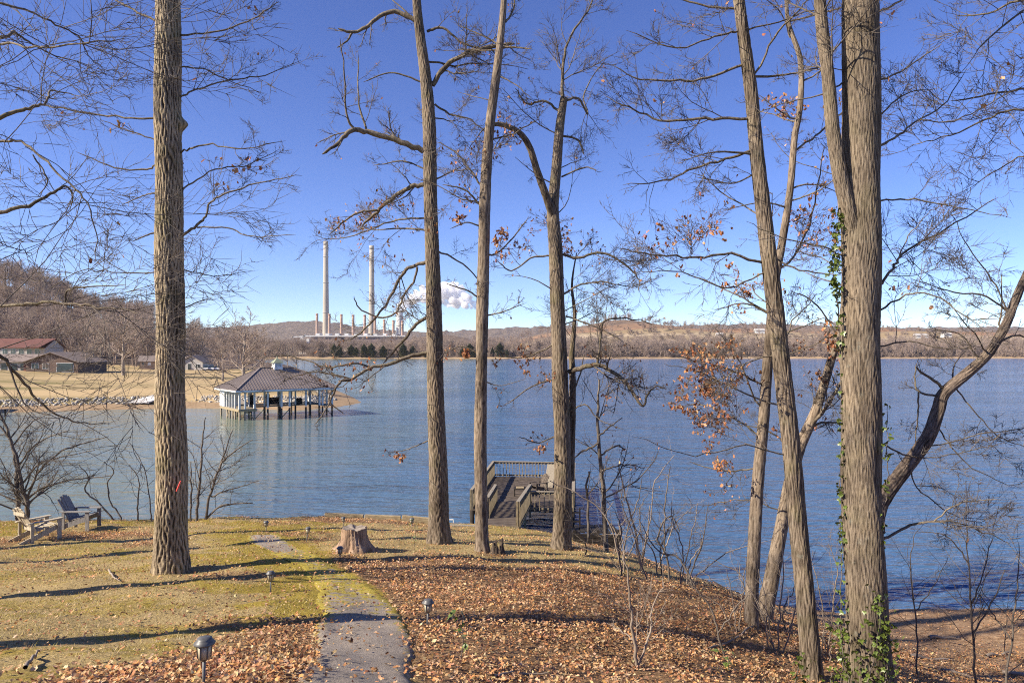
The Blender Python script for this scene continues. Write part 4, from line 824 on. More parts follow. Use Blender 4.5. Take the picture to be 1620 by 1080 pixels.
sapling('understory_tree', 'small dark many-branched tree behind the two left chairs', [[(28, 832, 4), (28, 800, 3.6), (26, 740, 3), (15, 690, 2.4), (0, 655, 1.6), (-25, 620, 1)], [(42, 835, 4), (43, 800, 3.8), (33, 760, 3), (22, 712, 2.4), (5, 680, 1.6), (-25, 655, .9)],
    [(42, 792, 2), (62, 745, 1.7), (95, 715, 1.4), (130, 702, 1), (172, 690, .6)], [(43, 790, 1.8), (70, 770, 1.5), (110, 760, 1.1), (175, 752, .6)], [(35, 765, 1.6), (60, 735, 1.3), (100, 722, .9), (150, 712, .5)], [(26, 740, 1.6), (60, 700, 1.2), (110, 680, .6)], [(28, 795, 1.4), (0, 782, 1), (-30, 785, .5)], [(20, 705, 1.4), (50, 668, 1), (90, 650, .5)]], 23.2, 60, 1.2, cat='tree', levels=3)
for i, (lab, st, d) in enumerate([
    ('crooked dark brush stem leaning left at the bank right of the chairs', [[(182, 832, 1.6), (165, 805, 1.5), (150, 790, 1.3), (134, 775, 1.2), (140, 755, 1), (125, 735, .6)], [(192, 833, 1.6), (190, 815, 1.4), (175, 795, 1.2), (170, 765, 1), (180, 745, .9), (165, 730, .5)]], 23.4),
    ('twiggy brush stem just left of the furrowed oak', [[(218, 830, 1.4), (218, 790, 1.2), (220, 760, .9), (205, 735, .5)], [(240, 828, 1.2), (236, 780, 1), (228, 740, .8), (205, 700, .5)]], 23.6),
    ('straight slim sapling right of the furrowed oak', [[(311, 824, 2.4), (314, 780, 2.2), (318, 740, 1.8), (320, 700, 1.4), (325, 660, .7)], [(302, 824, 1.4), (303, 770, 1.2), (302, 730, .6)]], 23.8),
    ('forked slim sapling spreading right, nearest the path end', [[(325, 824, 2.2), (333, 780, 2), (345, 745, 1.7), (360, 722, 1.3), (400, 695, .6)], [(340, 760, 1.4), (355, 715, 1.2), (368, 680, .7)], [(324, 815, 1.6), (350, 800, 1.4), (400, 795, .8)], [(334, 785, 1.4), (360, 775, 1), (410, 760, .5)]], 23.9)]):
    sapling('bank_sapling', lab, st, d, 70 + i, 1.0, group='brush stems along the bank')
sapling('understory_tree', 'thin dark tree at the bank right of the dock', [[(959, 868, 4.4), (957, 820, 4), (953, 765, 3.4), (947, 700, 2.8), (945, 640, 2), (948, 600, 1.2)], [(931, 850, 2.6), (930, 800, 2.2), (928, 770, 2), (932, 745, 1.4)], [(948, 700, 1.8), (920, 715, 1.5), (905, 728, .8)], [(950, 720, 1.6), (975, 705, 1.3), (990, 710, .7)], [(952, 745, 1.5), (985, 735, 1.1), (1020, 740, .5)], [(947, 690, 1.6), (965, 675, 1.2), (985, 660, .6)]], 20.4, 80, .6, cat='tree', levels=2, leaves=60)
for i, (lab, st, d, tw) in enumerate([
    ('pale forked brush stem with ivy at the bank edge', [[(1012, 938, 2), (1014, 890, 1.8), (1005, 840, 1.6), (992, 790, 1.3), (980, 740, .8)], [(1013, 900, 1.5), (1022, 850, 1.2), (1028, 800, .7)]], 17.0, 'twig_pale'),
    ('pale whippy stem arching left across the leaf slope', [[(985, 950, 1.6), (980, 890, 1.4), (965, 830, 1.2), (930, 790, 1), (870, 760, .5)], [(984, 930, 1.2), (960, 880, 1), (905, 860, .5)]], 16.3, 'twig_pale'),
    ('pale arching stem bending right over the bank', [[(1060, 930, 1.8), (1055, 880, 1.6), (1040, 850, 1.4), (1060, 815, 1.2), (1075, 840, .8)], [(1052, 870, 1.4), (1052, 800, 1.1), (1060, 740, .6)]], 16.6, 'twig'),
    ('grey bent sapling low at the middle of the bank', [[(1100, 950, 1.8), (1085, 900, 1.6), (1070, 880, 1.4), (1040, 870, 1), (1010, 820, .5)], [(1090, 915, 1.3), (1110, 860, 1), (1120, 800, .5)]], 15.6, 'twig'),
    ('pale forked sapling standing in the leaf litter at bottom centre', [[(1006, 1075, 3.2), (1007, 1030, 2.8), (1000, 985, 2.2), (994, 930, 1.6), (988, 870, .8)], [(1007, 1028, 2), (1028, 1000, 1.7), (1032, 960, 1.2), (1050, 920, .6)], [(1003, 1010, 1.6), (985, 1000, 1.2), (960, 985, .6)]], 8.6, 'twig_pale'),
    ('dark thin branchy sapling near the bottom centre', [[(1150, 1040, 1.8), (1135, 1000, 1.6), (1125, 960, 1.3), (1090, 920, .8), (1060, 880, .4)], [(1136, 1000, 1.3), (1165, 960, 1.1), (1190, 930, .5)]], 10.4, 'twig'),
    ('pale dry weed clump left of the slim young tree', [[(1165, 1010, 1.2), (1160, 960, 1), (1150, 900, .5)], [(1168, 1010, 1.2), (1175, 950, 1), (1180, 880, .5)], [(1160, 1010, 1.1), (1140, 960, .9), (1100, 930, .4)]], 12.2, 'twig_pale'),
    ('pale dry weed stems between the slim trees', [[(1230, 1020, 1.3), (1235, 960, 1.1), (1240, 880, .8), (1235, 820, .4)], [(1225, 1020, 1.2), (1212, 960, 1), (1200, 900, .5)], [(1238, 1020, 1.2), (1262, 950, .9), (1290, 870, .4)], [(1228, 1020, 1), (1180, 920, .8), (1120, 880, .4)]], 11.8, 'twig_pale'),
    ('pale dry weed stems in the gap before the thick trunk', [[(1310, 1030, 1.3), (1318, 960, 1.1), (1325, 900, .8), (1310, 860, .4)], [(1305, 1030, 1.2), (1300, 950, 1), (1285, 890, .5)]], 12.4, 'twig_pale'),
    ('dark upright sapling in front of the sandy beach', [[(1545, 1078, 2), (1540, 1010, 1.8), (1535, 940, 1.5), (1530, 860, 1), (1528, 760, .6)], [(1540, 1000, 1.4), (1570, 950, 1.1), (1590, 900, .5)], [(1537, 955, 1.2), (1560, 890, .9), (1580, 800, .4)], [(1533, 890, 1.2), (1500, 850, .9), (1450, 840, .4)]], 13.5, 'twig'),
    ('dark forked sapling at the lower right corner', [[(1590, 1090, 2), (1600, 1000, 1.6), (1610, 930, 1.2), (1612, 860, .6)], [(1598, 1010, 1.3), (1570, 970, 1), (1550, 940, .5)]], 12.6, 'twig'),
    ('thin grey whip rising right of the ivy-clad trunk', [[(1452, 1060, 1.4), (1450, 980, 1.2), (1440, 900, .9), (1450, 840, .5)], [(1449, 965, 1), (1475, 930, .8), (1500, 880, .4)]], 12.8, 'twig')]):
    sapling('brush_sapling', lab, st, d, 90 + i, 1.1, tw, group='leafless brush on the bank')

rb = random.Random(31)
for i in range(22):
    d = rb.uniform(15.4, 19.5) if i < 15 else rb.uniform(11.5, 14)
    px = rb.uniform(920, 1090) - (d - 17) * 30 if i < 15 else rb.uniform(1130, 1340); x = (px - 810) / F * d
    py = HOR + F * (EYE - tz1(x, d)) / d; ln = rb.uniform(60, 170); lean = rb.gauss(0, 45)
    st = [[(px, py, 1.2), (px + lean * .3 + rb.gauss(0, 6), py - ln * .4, 1.0), (px + lean * .7 + rb.gauss(0, 8), py - ln * .75, .8), (px + lean * 1.3, py - ln, .4)]]
    sapling('brush_sapling', 'one of the thin leafless saplings tangled along the bank edge' if i < 15 else 'one of the thin leafless saplings among the trunks at right', st, d, 300 + i, 1.0, 'twig_pale' if rb.random() < .6 else 'twig', group='tangle of stems along the bank edge' if i < 15 else 'thin stems among the right trunks')

# ------------------------------------------------------------------ leaf litter and grass
rng = np.random.default_rng(77)
def scatter(n, dens_fn):
    Y = np.sqrt(rng.uniform(3.2 ** 2, 26.3 ** 2, n)); X = rng.uniform(-0.82, 0.82, n) * Y
    keep = rng.random(n) < dens_fn(X, Y) * (shore_s(X, Y) > 0.35); return X[keep], Y[keep]
def litter_p(x, y): return np.maximum(leaf_density(x, y), 0.10) * (0.30 + 0.70 * vnoise(x, y, 2.2, 31)) * (0.45 + 0.55 * sstep(.3, .5, fbm(x, y, .9, 71)))
X, Y = scatter(620000, litter_p)
for nm_, sel, lt in (('near', Y < 7.2, False), ('far', Y >= 7.2, True)):
    x, y = X[sel], Y[sel]; N = len(x)
    z = tz(x, y) + rng.uniform(0.006, 0.045, N) + 0.025 * leaf_density(x, y) + np.where(path_inside(x, y), .05, 0)
    size = np.where(rng.random(N) < .35, rng.uniform(.016, .036, N), rng.uniform(.032, .072, N)); cols = leaf_cols(N, rng, PAL_LITTER)
    damp = sstep(.55, .75, fbm(x, y, .6, 91))[:, None]; cols = cols * (1 - .35 * damp)
    lm = leaf_mesh(np.stack([x, y, z], -1), size, rng, cols, light=lt)
    tag(obj('leaf_litter', lm), 'fallen brown oak leaves on the nearest part of the slope' if nm_ == 'near' else 'fallen brown oak leaves over the farther yard and bank', 'leaves', None, 'stuff')
X, Y = scatter(260000, lambda x, y: np.clip(1.0 - leaf_density(x, y) * 1.3, 0, 1) * (x < 3) * (~path_inside(x, y, .1)) * sstep(.25, .6, fbm(x, y, 1.1, 55)))
N = len(X); base = np.stack([X, Y, tz(X, Y) - .005], -1); hgt = rng.uniform(.015, .045, N) * (0.5 + 1.1 * fbm(X, Y, 3.0, 66)); az = rng.uniform(0, 6.28, N); ln = rng.uniform(.2, 1.6, N)
w2 = .005; sd = np.stack([np.cos(az), np.sin(az), 0 * az], -1) * w2; tip = base + np.stack([-np.sin(az) * hgt * ln, np.cos(az) * hgt * ln, hgt], -1)
gv = np.stack([base - sd, base + sd, tip], 1).reshape(-1, 3)
gm = mesh_np('grass', gv, [np.arange(3 * N).reshape(-1, 3)], False, M['grass'])
gm_c = leaf_cols(N, rng, [(0.50, 0.39, 0.20), (0.56, 0.46, 0.27), (0.42, 0.34, 0.085), (0.38, 0.31, 0.07), (0.46, 0.34, 0.17)])
attr_col(gm, "leafcol", np.repeat(gm_c, 3, axis=0))
tag(obj('grass', gm), 'short dormant grass and moss on the lawn', 'grass', None, 'stuff')
# fallen sticks
for i, (lab, pts) in enumerate([('pale fallen branch lying on the leaves right of centre', [(1120, 1030), (1160, 1016), (1190, 995), (1215, 985)]), ('thin fallen stick at the bottom of the leaf slope', [(780, 1078), (830, 1072), (880, 1076)]),
        ('short pale stick in the grass below the furrowed oak', [(172, 905), (182, 918), (190, 922)]), ('thin stick lying in the left shadow band', [(40, 1062), (55, 1045), (62, 1035)])]):
    g = np.array([ground_px(a, b) for a, b in pts]) + np.array([0, 0, .05]); c = catmull(g, 14); c[:, 2] += rng.normal(0, .012, 14)
    V, Q = tubes(c[None] - c[0], np.linspace(.02, .006, 14)[None], 6)
    tag(obj('fallen_stick', mesh_np('fallen_stick', V, [Q], True, M['twig_pale']), None, tuple(c[0])), lab, 'stick', 'sticks on the ground')
# beach driftwood
for i, (px, py, ln, a) in enumerate([(1440, 1040, 1.3, .2), (1490, 1062, 1.8, -.1), (1560, 1040, 1.1, .35), (1585, 1066, 1.5, -.3), (1470, 1010, .9, .1)]):
    g = ground_px(px, py); c = catmull(np.array([g, g + [ln * .5 * math.cos(a), ln * .5 * math.sin(a), .06], g + [ln * math.cos(a), ln * math.sin(a), 0]]), 12)
    c[:, 2] = tz(c[:, 0], c[:, 1]) + .04 + .03 * np.sin(np.arange(12)); V, Q = tubes(c[None] - c[0], (np.linspace(.05, .015, 12) * (1 + rng.normal(0, .12, 12)))[None], 7)
    tag(obj('driftwood', mesh_np('driftwood', V, [Q], True, M['twig_pale']), None, tuple(c[0])), ['pale driftwood root nearest the thick trunk', 'longest driftwood stick at the bottom edge of the beach', 'driftwood stick angled up the right of the beach', 'driftwood stick at the lower right corner', 'short driftwood stick in the middle of the beach'][i], 'driftwood', 'driftwood on the beach')

# ------------------------------------------------------------------ ivy
def ivy_leaf():
    pts = [(0, 0, 0), (.42, .05, .05), (.5, .42, .0), (.2, .5, .03), (0, 1, -.05), (-.2, .5, .03), (-.5, .42, 0), (-.42, .05, .05)]
    mb = MB(); b = [Vector(p) for p in pts]; c = (0, .38, .08); mb.v = [tuple(x) for x in b] + [c]; mb.f = [[i, (i + 1) % 8, 8] for i in range(8)]; return mb
M['ivy'] = noise_mat('ivy_leaf', [(0.03, 0.055, 0.012), (0.085, 0.125, 0.024), (0.22, 0.24, 0.05)], 2.5, rough=0.4, spec=0.5, lo=.25, hi=.75)
il = ivy_leaf(); ivm = bpy.data.meshes.new('leaf'); ivm.from_pydata(il.v, [], il.f); ivm.materials.append(M['ivy'])
def ivy(name, label, strands, d, seed, nleaf, spread, size=(.05, .1)):
    r_ = random.Random(seed); g0 = P(strands[0][0][0], strands[0][0][1], d); root = thing(name, label, 'ivy', tuple(g0))
    tot = sum(len(s) for s in strands)
    for st in strands:
        c = catmull(np.array([P(a[0], a[1], d + (a[2] if len(a) > 2 else -.2)) for a in st]) - g0, len(st) * 5)
        c[1:-1] += rng.normal(0, .012, (len(c) - 2, 3)); V, Q = tubes(c[None], np.linspace(.009, .004, len(c))[None], 5)
        obj('stem', mesh_np('stem', V, [Q], True, M['twig']), root)
        for k in range(int(nleaf * len(st) / tot)):
            p = c[r_.randrange(len(c))]; o = obj('leaf', ivm, root)
            o.location = (p[0] + r_.gauss(0, spread), p[1] + r_.gauss(-.02, spread * .6), p[2] + r_.gauss(0, .06))
            s = r_.uniform(*size); o.scale = (s, s, s); o.rotation_euler = (r_.uniform(-1.9, -.6), r_.uniform(-.7, .7), r_.uniform(-1.3, 1.3))
    return root
ivy('ivy_vine', 'bright ivy climbing the left edge of the thickest trunk', [[(1330, 1085, .08), (1332, 1000, .08), (1331, 900, .08), (1330, 800, .08), (1331, 700, .08), (1330, 600, .08)], [(1330, 560, .05), (1325, 480, .02), (1321, 455, .0), (1320, 430, .0), (1321, 400, .0), (1323, 365, .0), (1330, 335, .0)]], 9.72, 5, 330, .042, (.04, .085))
ivy('ivy_vine', 'ivy on the right side of the thickest trunk below the dark limb', [[(1396, 860, -.1), (1400, 800, -.1), (1405, 740, -.1), (1402, 690, -.1), (1404, 640, 0)]], 9.7, 6, 36, .05, (.05, .09))
ivy('ivy_vine', 'dense dark ivy mat at the foot of the thickest trunk', [[(1370, 1085, -.42), (1385, 1030, -.38), (1392, 980, -.36), (1385, 940, -.34)], [(1400, 1080, -.34), (1405, 1030, -.3), (1402, 990, -.3)], [(1345, 1085, -.35), (1335, 1040, -.25), (1326, 990, -.2)]], 9.7, 7, 300, .09, (.045, .085))
ivy('ivy_vine', 'green ivy at the foot of the curving trunk', [[(1255, 1090, -.3), (1262, 1060, -.25), (1268, 1030, -.2)], [(1310, 1090, -.3), (1318, 1060, -.2)]], 10.3, 8, 60, .09, (.05, .09))
for i, (px, py, lab) in enumerate([(728, 1050, 'leafy green evergreen seedling in the leaf litter below the lamp'), (1150, 1062, 'green seedling near the bottom edge left of the curving trunk'), (655, 868, 'tiny green seedling left of the grey forked trunk')]):
    g = ground_px(px, py); root = thing('seedling', lab, 'plant', tuple(g)); hh = [.55, .3, .8][i]
    c = catmull(np.array([(0, 0, 0), (.03, .02, hh * .5), (-.04, 0, hh)]), 9); V, Q = tubes(c[None], np.linspace(.006, .003, 9)[None], 5); obj('stem', mesh_np('stem', V, [Q], True, M['twig']), root)
    for k in range([22, 14, 10][i]):
        p = c[random.randrange(2, 9)]; o = obj('leaf', ivm, root); s = random.uniform(.06, .11); o.location = (p[0] + random.gauss(0, .04), p[1] + random.gauss(0, .04), p[2]); o.scale = (s * .5, s * 1.3, s); o.rotation_euler = (random.uniform(-1.2, .4), random.uniform(-.5, .5), random.uniform(0, 6.28))
# paint mark on the oak
rib = MB(); q = [P(286, 760, 13.18), P(282, 770, 13.15), P(279, 777, 13.14)]
V, Q = tubes(np.array(q)[None] - q[0], np.array([[.012, .016, .01]]), 6)
tag(obj('ribbon', mesh_np('ribbon', V, [Q], True, M['ribbon']), None, tuple(q[0])), 'pink ribbon scrap on the furrowed oak trunk', 'ribbon')

# ------------------------------------------------------------------ stump
g = ground_px(560, 869); root = thing('tree_stump', 'flared weathered tree stump left of the grey forked trunk', 'stump', tuple(g))
n = 80; th = np.arange(n) * 2 * np.pi / n; hs = np.linspace(0, 1, 22); H = .5; rs = np.random.default_rng(5)
Vv = []
for h in hs:
    fl = .27 + .26 * (1 - h) ** 2.6 * (1 + .45 * np.sin(5 * th + .6) + .2 * np.sin(9 * th + 2))
    rid = np.abs(np.sin(11 * th + .9 * np.sin(3 * h + 2 * th))) ** .6
    rr = fl + .035 * (rid - .6) + rs.normal(0, .004, n); top = H + .014 * np.sin(3 * th + 1) + .012 * np.sin(7 * th)
    Vv.append(np.stack([rr * np.cos(th), rr * np.sin(th), -.1 + h * (top + .1)], -1))
Vv = np.array(Vv); k = np.arange(n); base = (np.arange(21)[:, None]) * n
Q = np.stack([base + k, base + (k + 1) % n, base + n + (k + 1) % n, base + n + k], -1).reshape(-1, 4)
obj('bark', mesh_np('bark', Vv.reshape(-1, 3), [Q], True, M['stump']), root)
top = Vv[-1] * np.array([.97, .97, 1]) ; topv = np.vstack([top, top * np.array([.5, .5, 1]) - [0, 0, .03], [[0, 0, H - .03]]])
Qt = np.stack([k, (k + 1) % n, n + (k + 1) % n, n + k], -1); Tt = np.stack([n + k, n + (k + 1) % n, np.full(n, 2 * n)], -1)
obj('cut_face', mesh_np('cut_face', topv, [Qt, Tt], True, M['stump_top']), root)
g = ground_px(787, 877); root = thing('rotten_stump', 'small dark rotten stump at the foot of the slender pale trunk', 'stump', tuple(g))
n = 40; th = np.arange(n) * 2 * np.pi / n; Vv = []
jag = .22 + .09 * np.sin(3 * th + 1) + .06 * np.sin(7 * th) + rs.normal(0, .03, n)
for h in np.linspace(0, 1, 9):
    rr = (.12 + .09 * (1 - h) ** 2) * (1 + .18 * np.sin(5 * th) + .1 * np.sin(11 * th + 1)) + rs.normal(0, .006, n); Vv.append(np.stack([rr * np.cos(th), rr * np.sin(th), -.08 + h * (jag + .08)], -1))
for h in (0.0, 1.0): Vv.append(np.stack([(.085 - .03 * h) * np.cos(th), (.085 - .03 * h) * np.sin(th), jag * (1 - h) * .9 + .06 * h], -1))
Vv = np.array(Vv); k = np.arange(n); base = (np.arange(len(Vv) - 1)[:, None]) * n
obj('bark', mesh_np('bark', Vv.reshape(-1, 3), [np.stack([base + k, base + (k + 1) % n, base + n + (k + 1) % n, base + n + k], -1).reshape(-1, 4)], True, M['bark_dark']), root)
attr(root.children[0].data, "ridge", np.full(len(Vv) * n, .35))
MB().lathe([(.08, .04), (.05, .09)], 12).build('rotten_core', M['wood_dark'], root)

# ------------------------------------------------------------------ path lamps
def make_lamp(label, loc, h=.36, s=1.0, tilt=(0, 0)):
    root = thing('path_lamp', label, 'path lamp', loc, 'solar lamps along the path')
    root.rotation_euler = (tilt[0], tilt[1], random.uniform(0, 1))
    z = h - .16
    MB().lathe([(.011, -.12), (.011, z)], 10).build('stake', M['lamp_metal'], root, smooth=True)
    MB().lathe([(.014, z - .02), (.034, z), (.040, z + .008)], 16).build('collar', M['lamp_metal'], root, smooth=True)
    MB().lathe([(.040, z + .006), (.047, z + .10)], 16).build('lens', M['lamp_glass'], root, smooth=True)
    for k in range(6):
        a = k * math.pi / 3; MB().beam((.044 * math.cos(a), .044 * math.sin(a), z + .005), (.051 * math.cos(a), .051 * math.sin(a), z + .102), .007, .007).build('rib', M['lamp_metal'], root)
    MB().lathe([(.050, z + .10), (.072, z + .103), (.075, z + .112), (.058, z + .128), (.052, z + .136), (.05, z + .145), (.02, z + .15)], 22).build('cap', M['lamp_metal'], root, smooth=True)
    root.scale = (s, s, s); return root
for (px, py, h, s, lab, tl) in [(322, 1090, .38, 1.0, 'nearest path lamp, black cap, standing in leaves at lower left', (0, .02)), (428, 938, .37, 1.0, 'path lamp in the grass between the furrowed oak and the path', (0, 0)), (676, 994, .37, 1.05, 'dark path lamp in the leaves right of the path', (0, .03)),
        (538, 886, .30, 1.0, 'path lamp in front of the tree stump', (0, 0)), (485, 857, .38, 1.0, 'pale-lensed tilted path lamp left of the stump', (0, .12)), (421, 842, .33, 1.05, 'path lamp farthest left near the bank', (0, 0)), (543, 833, .33, 1.0, 'path lamp just behind the stump by the leaf pile', (0, 0)), (652, 836, .33, 1.1, 'path lamp beside the timber edging left of the forked trunk', (0, -.03))]:
    make_lamp(lab, tuple(ground_px(px, py)), h, s, tl)

# ------------------------------------------------------------------ bank timbers, white frame
for i, (a, b, lab, mt) in enumerate([((418, 823), (512, 816), 'thin grey timber edging at the left end of the bank', 'wood_grey'), ((514, 817), (575, 816), 'timber edging behind the leaf pile, left piece', 'timber'), ((577, 816.5), (634, 818), 'timber edging behind the leaf pile, middle piece', 'timber'), ((636, 822), (690, 827), 'thick pale timber edging left of the forked trunk', 'timber'), ((704, 832), (770, 836), 'low dark timber edging between the forked and slender trunks', 'wood_grey')]):
    p0 = P(*a, 25.2 - i * .12); p1 = P(*b, 25.25 - i * .12); z0 = tz1(p0[0], p0[1]); z1 = tz1(p1[0], p1[1]); hh = [.10, .20, .20, .28, .10][i]
    p0[2] = z0 + hh * .32; p1[2] = z1 + hh * .32
    mb = MB().beam(p0, p1, .16, hh); o = mb.build('landscape_timber', M[mt], None, tuple(p0), bevel=.012); o.location = tuple(p0); tag(o, lab, 'timber', 'timbers edging the bank')
p = P(716, 834, 26.2); root = thing('pipe_frame', 'small white pipe frame right of the forked trunk', 'pipe', tuple(p))
for a, b in [((-.13, 0, 0), (-.13, 0, .12)), ((-.13, 0, .30), (.03, 0, .30)), ((.03, 0, .30), (.03, 0, -.1)), ((-.05, 0, -.02), (.03, 0, -.02))]:
    MB().beam(a, b, .035, .035).build('pipe', M['white'], root)

# ------------------------------------------------------------------ adirondack chairs
def chair(label, loc, rz, mat, s=1.0):
    root = thing('adirondack_chair', label, 'chair', loc, 'wooden chairs on the bank', rz); root.scale = (s, s, s * 1.06); m = M[mat]
    # local: faces +x
    for i in range(5):
        y = -.224 + i * .112; top = .96 - .025 * abs(i - 2) ** 1.7
        MB().beam((-.06, y * .96, .25), (-.42, y * 1.04, top), .106, .022, (1, 0, .4)).build('back_slat', m, root)
    for z, x in ((.36, -.115), (.78, -.355)): MB().beam((x - .03, -.27, z), (x - .03, .27, z), .03, .085, (0, 0, 1)).build('back_rail', m, root)
    for i in range(5):
        x = -.02 + i * .105; z = .30 + i * .022
        MB().box(x - .045, x + .045, -.27, .27, z, z + .02).build('seat_slat', m, root)
    for sy in (-1, 1):
        y = .29 * sy
        MB().beam((.50, y, .36), (-.52, y, .03), .03, .13).build('side_rail', m, root)
        MB().box(.42, .53, y + (.016 if sy > 0 else -.046), y + (.046 if sy > 0 else -.016), 0, .53).build('front_leg', m, root)
        MB().box(-.26, -.18, y + (.016 if sy > 0 else -.046), y + (.046 if sy > 0 else -.016), -.03, .53).build('rear_leg', m, root)
        MB().hexa([(-.34, y - .05, .53), (.56, y - .075, .53), (.56, y + .075, .53), (-.34, y + .05, .53), (-.34, y - .05, .553), (.56, y - .075, .553), (.56, y + .075, .553), (-.34, y + .05, .553)]).build('armrest', m, root)
    return root
a = ground_px(55, 856); chair('weathered pale wooden chair at far left, seen from behind', tuple(a), R(61), 'chair')
c = ground_px(122, 836); chair('wooden chair with shade coloured in, its dark back facing right at the bank', tuple(c), R(2), 'chair_shaded', 1.02)

# ------------------------------------------------------------------ dock
dk_o = Vector((-1.9, 32.6, 0)); A = Vector((.095, .9955, 0)); Bv = Vector((.9955, -.095, 0)); DZ = .85; DA, DB = 8.7, 4.75
droot = thing('wooden_dock', 'weathered wooden dock with railings and a ramp from the bank', 'dock', tuple(dk_o))
def dp(a, b, z): return dk_o + A * a + Bv * b + Vector((0, 0, z))
rd = random.Random(3)
for i in range(58):
    a = .075 + i * .15; jz = rd.uniform(-.012, .012)
    MB().beam(dp(a, -.05 + rd.uniform(-.04, .02), DZ + jz), dp(a, DB + rd.uniform(-.03, .05), DZ + jz + rd.uniform(-.01, .01)), .137, .04).build('plank', M['wood_deck'], droot, dk_o)
for b in (0.1, DB / 2, DB - .1): MB().beam(dp(0, b, DZ - .13), dp(DA, b, DZ - .13), .06, .2).build('joist', M['wood_dark'], droot, dk_o)
for a in (.05, DA / 2, DA - .05):
    for b in (.02, DB - .02): MB().lathe([(.11, -3.0), (.10, DZ - .02)], 12, dp(a, b, 0)).build('piling', M['wood_dark'], droot, dk_o, smooth=True)
def railing(p0, p1, h=.92, gap=.17, board=.04, post=True, bal='wood_rail'):
    p0 = Vector(p0); p1 = Vector(p1); L = (p1 - p0).length; up = Vector((0, 0, 1))
    MB().beam(p0 + up * h, p1 + up * h, .14, .035).build('top_rail', M['wood_grey'], droot, dk_o)
    MB().beam(p0 + up * (h - .09), p1 + up * (h - .09), .035, .09).build('upper_stringer', M[bal], droot, dk_o)
    MB().beam(p0 + up * .12, p1 + up * .12, .035, .09).build('lower_stringer', M[bal], droot, dk_o)
    n = max(2, int(L / gap)); sd = (p1 - p0).normalized().cross(up) * .034
    for i in range(n + 1):
        q = p0.lerp(p1, i / n) + sd; l = rd.uniform(-.012, .012)
        MB().beam(q + up * (-.06 + rd.uniform(-.03, .01)), q + up * (h - .03) + Vector((l, l, 0)), board, .035, (p1 - p0).normalized()).build('baluster', M[bal], droot, dk_o)
    if post:
        for q in (p0, p1): MB().beam(q - up * .3 - sd, q + up * (h + .02) - sd, .09, .09).build('post', M[bal], droot, dk_o)
railing(dp(DA - .05, 0, DZ), dp(DA - .05, DB, DZ), gap=.19)          # lake side
railing(dp(.1, -.02, DZ), dp(DA - .1, -.02, DZ), gap=.16, board=.10)  # left side
railing(dp(.05, 2.75, DZ), dp(.05, DB, DZ), gap=.22)                 # bank side, right of the ramp
railing(dp(.1, DB, DZ), dp(DA - .1, DB, DZ), gap=.2)
R0l = Vector((-1.05, 25.9, 1.78)); R0r = Vector((.22, 25.9, 1.78)); R1l = dp(1.6, .95, DZ + .05); R1r = dp(1.6, 2.65, DZ + .05)
for i in range(54):
    t = (i + .5) / 54; MB().beam(R0l.lerp(R1l, t) + Vector((-.04, 0, rd.uniform(-.008, .008))), R0r.lerp(R1r, t) + Vector((.04, 0, rd.uniform(-.008, .008))), .148, .035).build('ramp_plank', M['wood_deck'], droot, dk_o)
for p0, p1 in ((R0l, R1l), (R0r, R1r)): MB().beam(p0 - Vector((0, 0, .14)), p1 - Vector((0, 0, .14)), .06, .2).build('ramp_joist', M['wood_rail'], droot, dk_o)
MB().beam(R0l + Vector((-.05, -.02, -.1)), R0r + Vector((.05, -.02, -.1)), .05, .2).build('ramp_lip', M['wood_rail'], droot, dk_o)
railing(R0r, R0r.lerp(R1r, .48), .9, .145, .115); railing(R0r.lerp(R1r, .5), R1r, .9, .145, .115)
railing(R0l.lerp(R1l, .25), R0l.lerp(R1l, .62), .85, .145, .115); railing(R0l.lerp(R1l, .64), R1l, .85, .145, .115)
for t in (0.02, .5):
    for q in (R0l.lerp(R1l, t), R0r.lerp(R1r, t)): MB().beam((q.x, q.y + .1, -2), (q.x, q.y + .1, q.z - .05), .1, .1).build('ramp_post', M['wood_rail'], droot, dk_o)
ch = chair('weathered slatted chair on the dock deck', tuple(dp(4.2, 3.0, DZ + .02)), R(215), 'wood_deck', .95)
tb = dp(3.4, 2.0, DZ + .02); root = thing('fire_table', 'low dark square table on the dock deck', 'table', tuple(tb))
MB().box(-.32, .32, -.32, .32, .34, .40).build('top', M['wood_dark'], root, bevel=.01); MB().box(-.2, .2, -.2, .2, .401, .43).build('tray', M['timber'], root, bevel=.01)
for sx in (-1, 1):
    for sy in (-1, 1): MB().box(sx * .28 - .03, sx * .28 + .03, sy * .28 - .03, sy * .28 + .03, 0, .34).build('leg', M['wood_dark'], root)
pl = dp(5.5, 3.35, DZ + .03); o = MB().beam(pl, pl + Vector((.3, 1.6, 1.0)), .5, .05).build('lounge_board', M['wood_grey'], None, pl, bevel=.01); o.location = pl
tag(o, 'pale plank propped up at a slant on the dock', 'plank')
# old low dock with a ladder right of the crooked trunk
oo = Vector((2.1, 23.4, tz1(2.1, 23.4) - .12))
root = thing('old_landing', 'low dark rotting landing behind the brush right of the dock', 'landing', tuple(oo))
for i in range(11):
    x = i * .145; MB().beam((x, 0, .42 + rd.uniform(-.06, .04)), (x + rd.uniform(-.06, .06), 1.3, .34), .13, .05).build('plank', M['wood_dark'], root)
for k in range(4): MB().beam((-.05, -.06, -.05 + k * .13), (1.58, -.06, -.08 + k * .125), .09, .11).build('log', M['wood_dark'], root)
for x in (0, .8, 1.5): MB().beam((x, .05, -1), (x, .05, .5), .1, .1).build('post', M['wood_dark'], root)
lz = Vector((2.1, 24.4, oo.z + .5)); root = thing('boat_ladder', 'small black ladder sticking up at the old landing', 'ladder', tuple(lz))
for x in (0, .28): MB().beam((x, 0, -.5), (x, 0, .52), .05, .05).build('side_rail', M['wood_dark'], root)
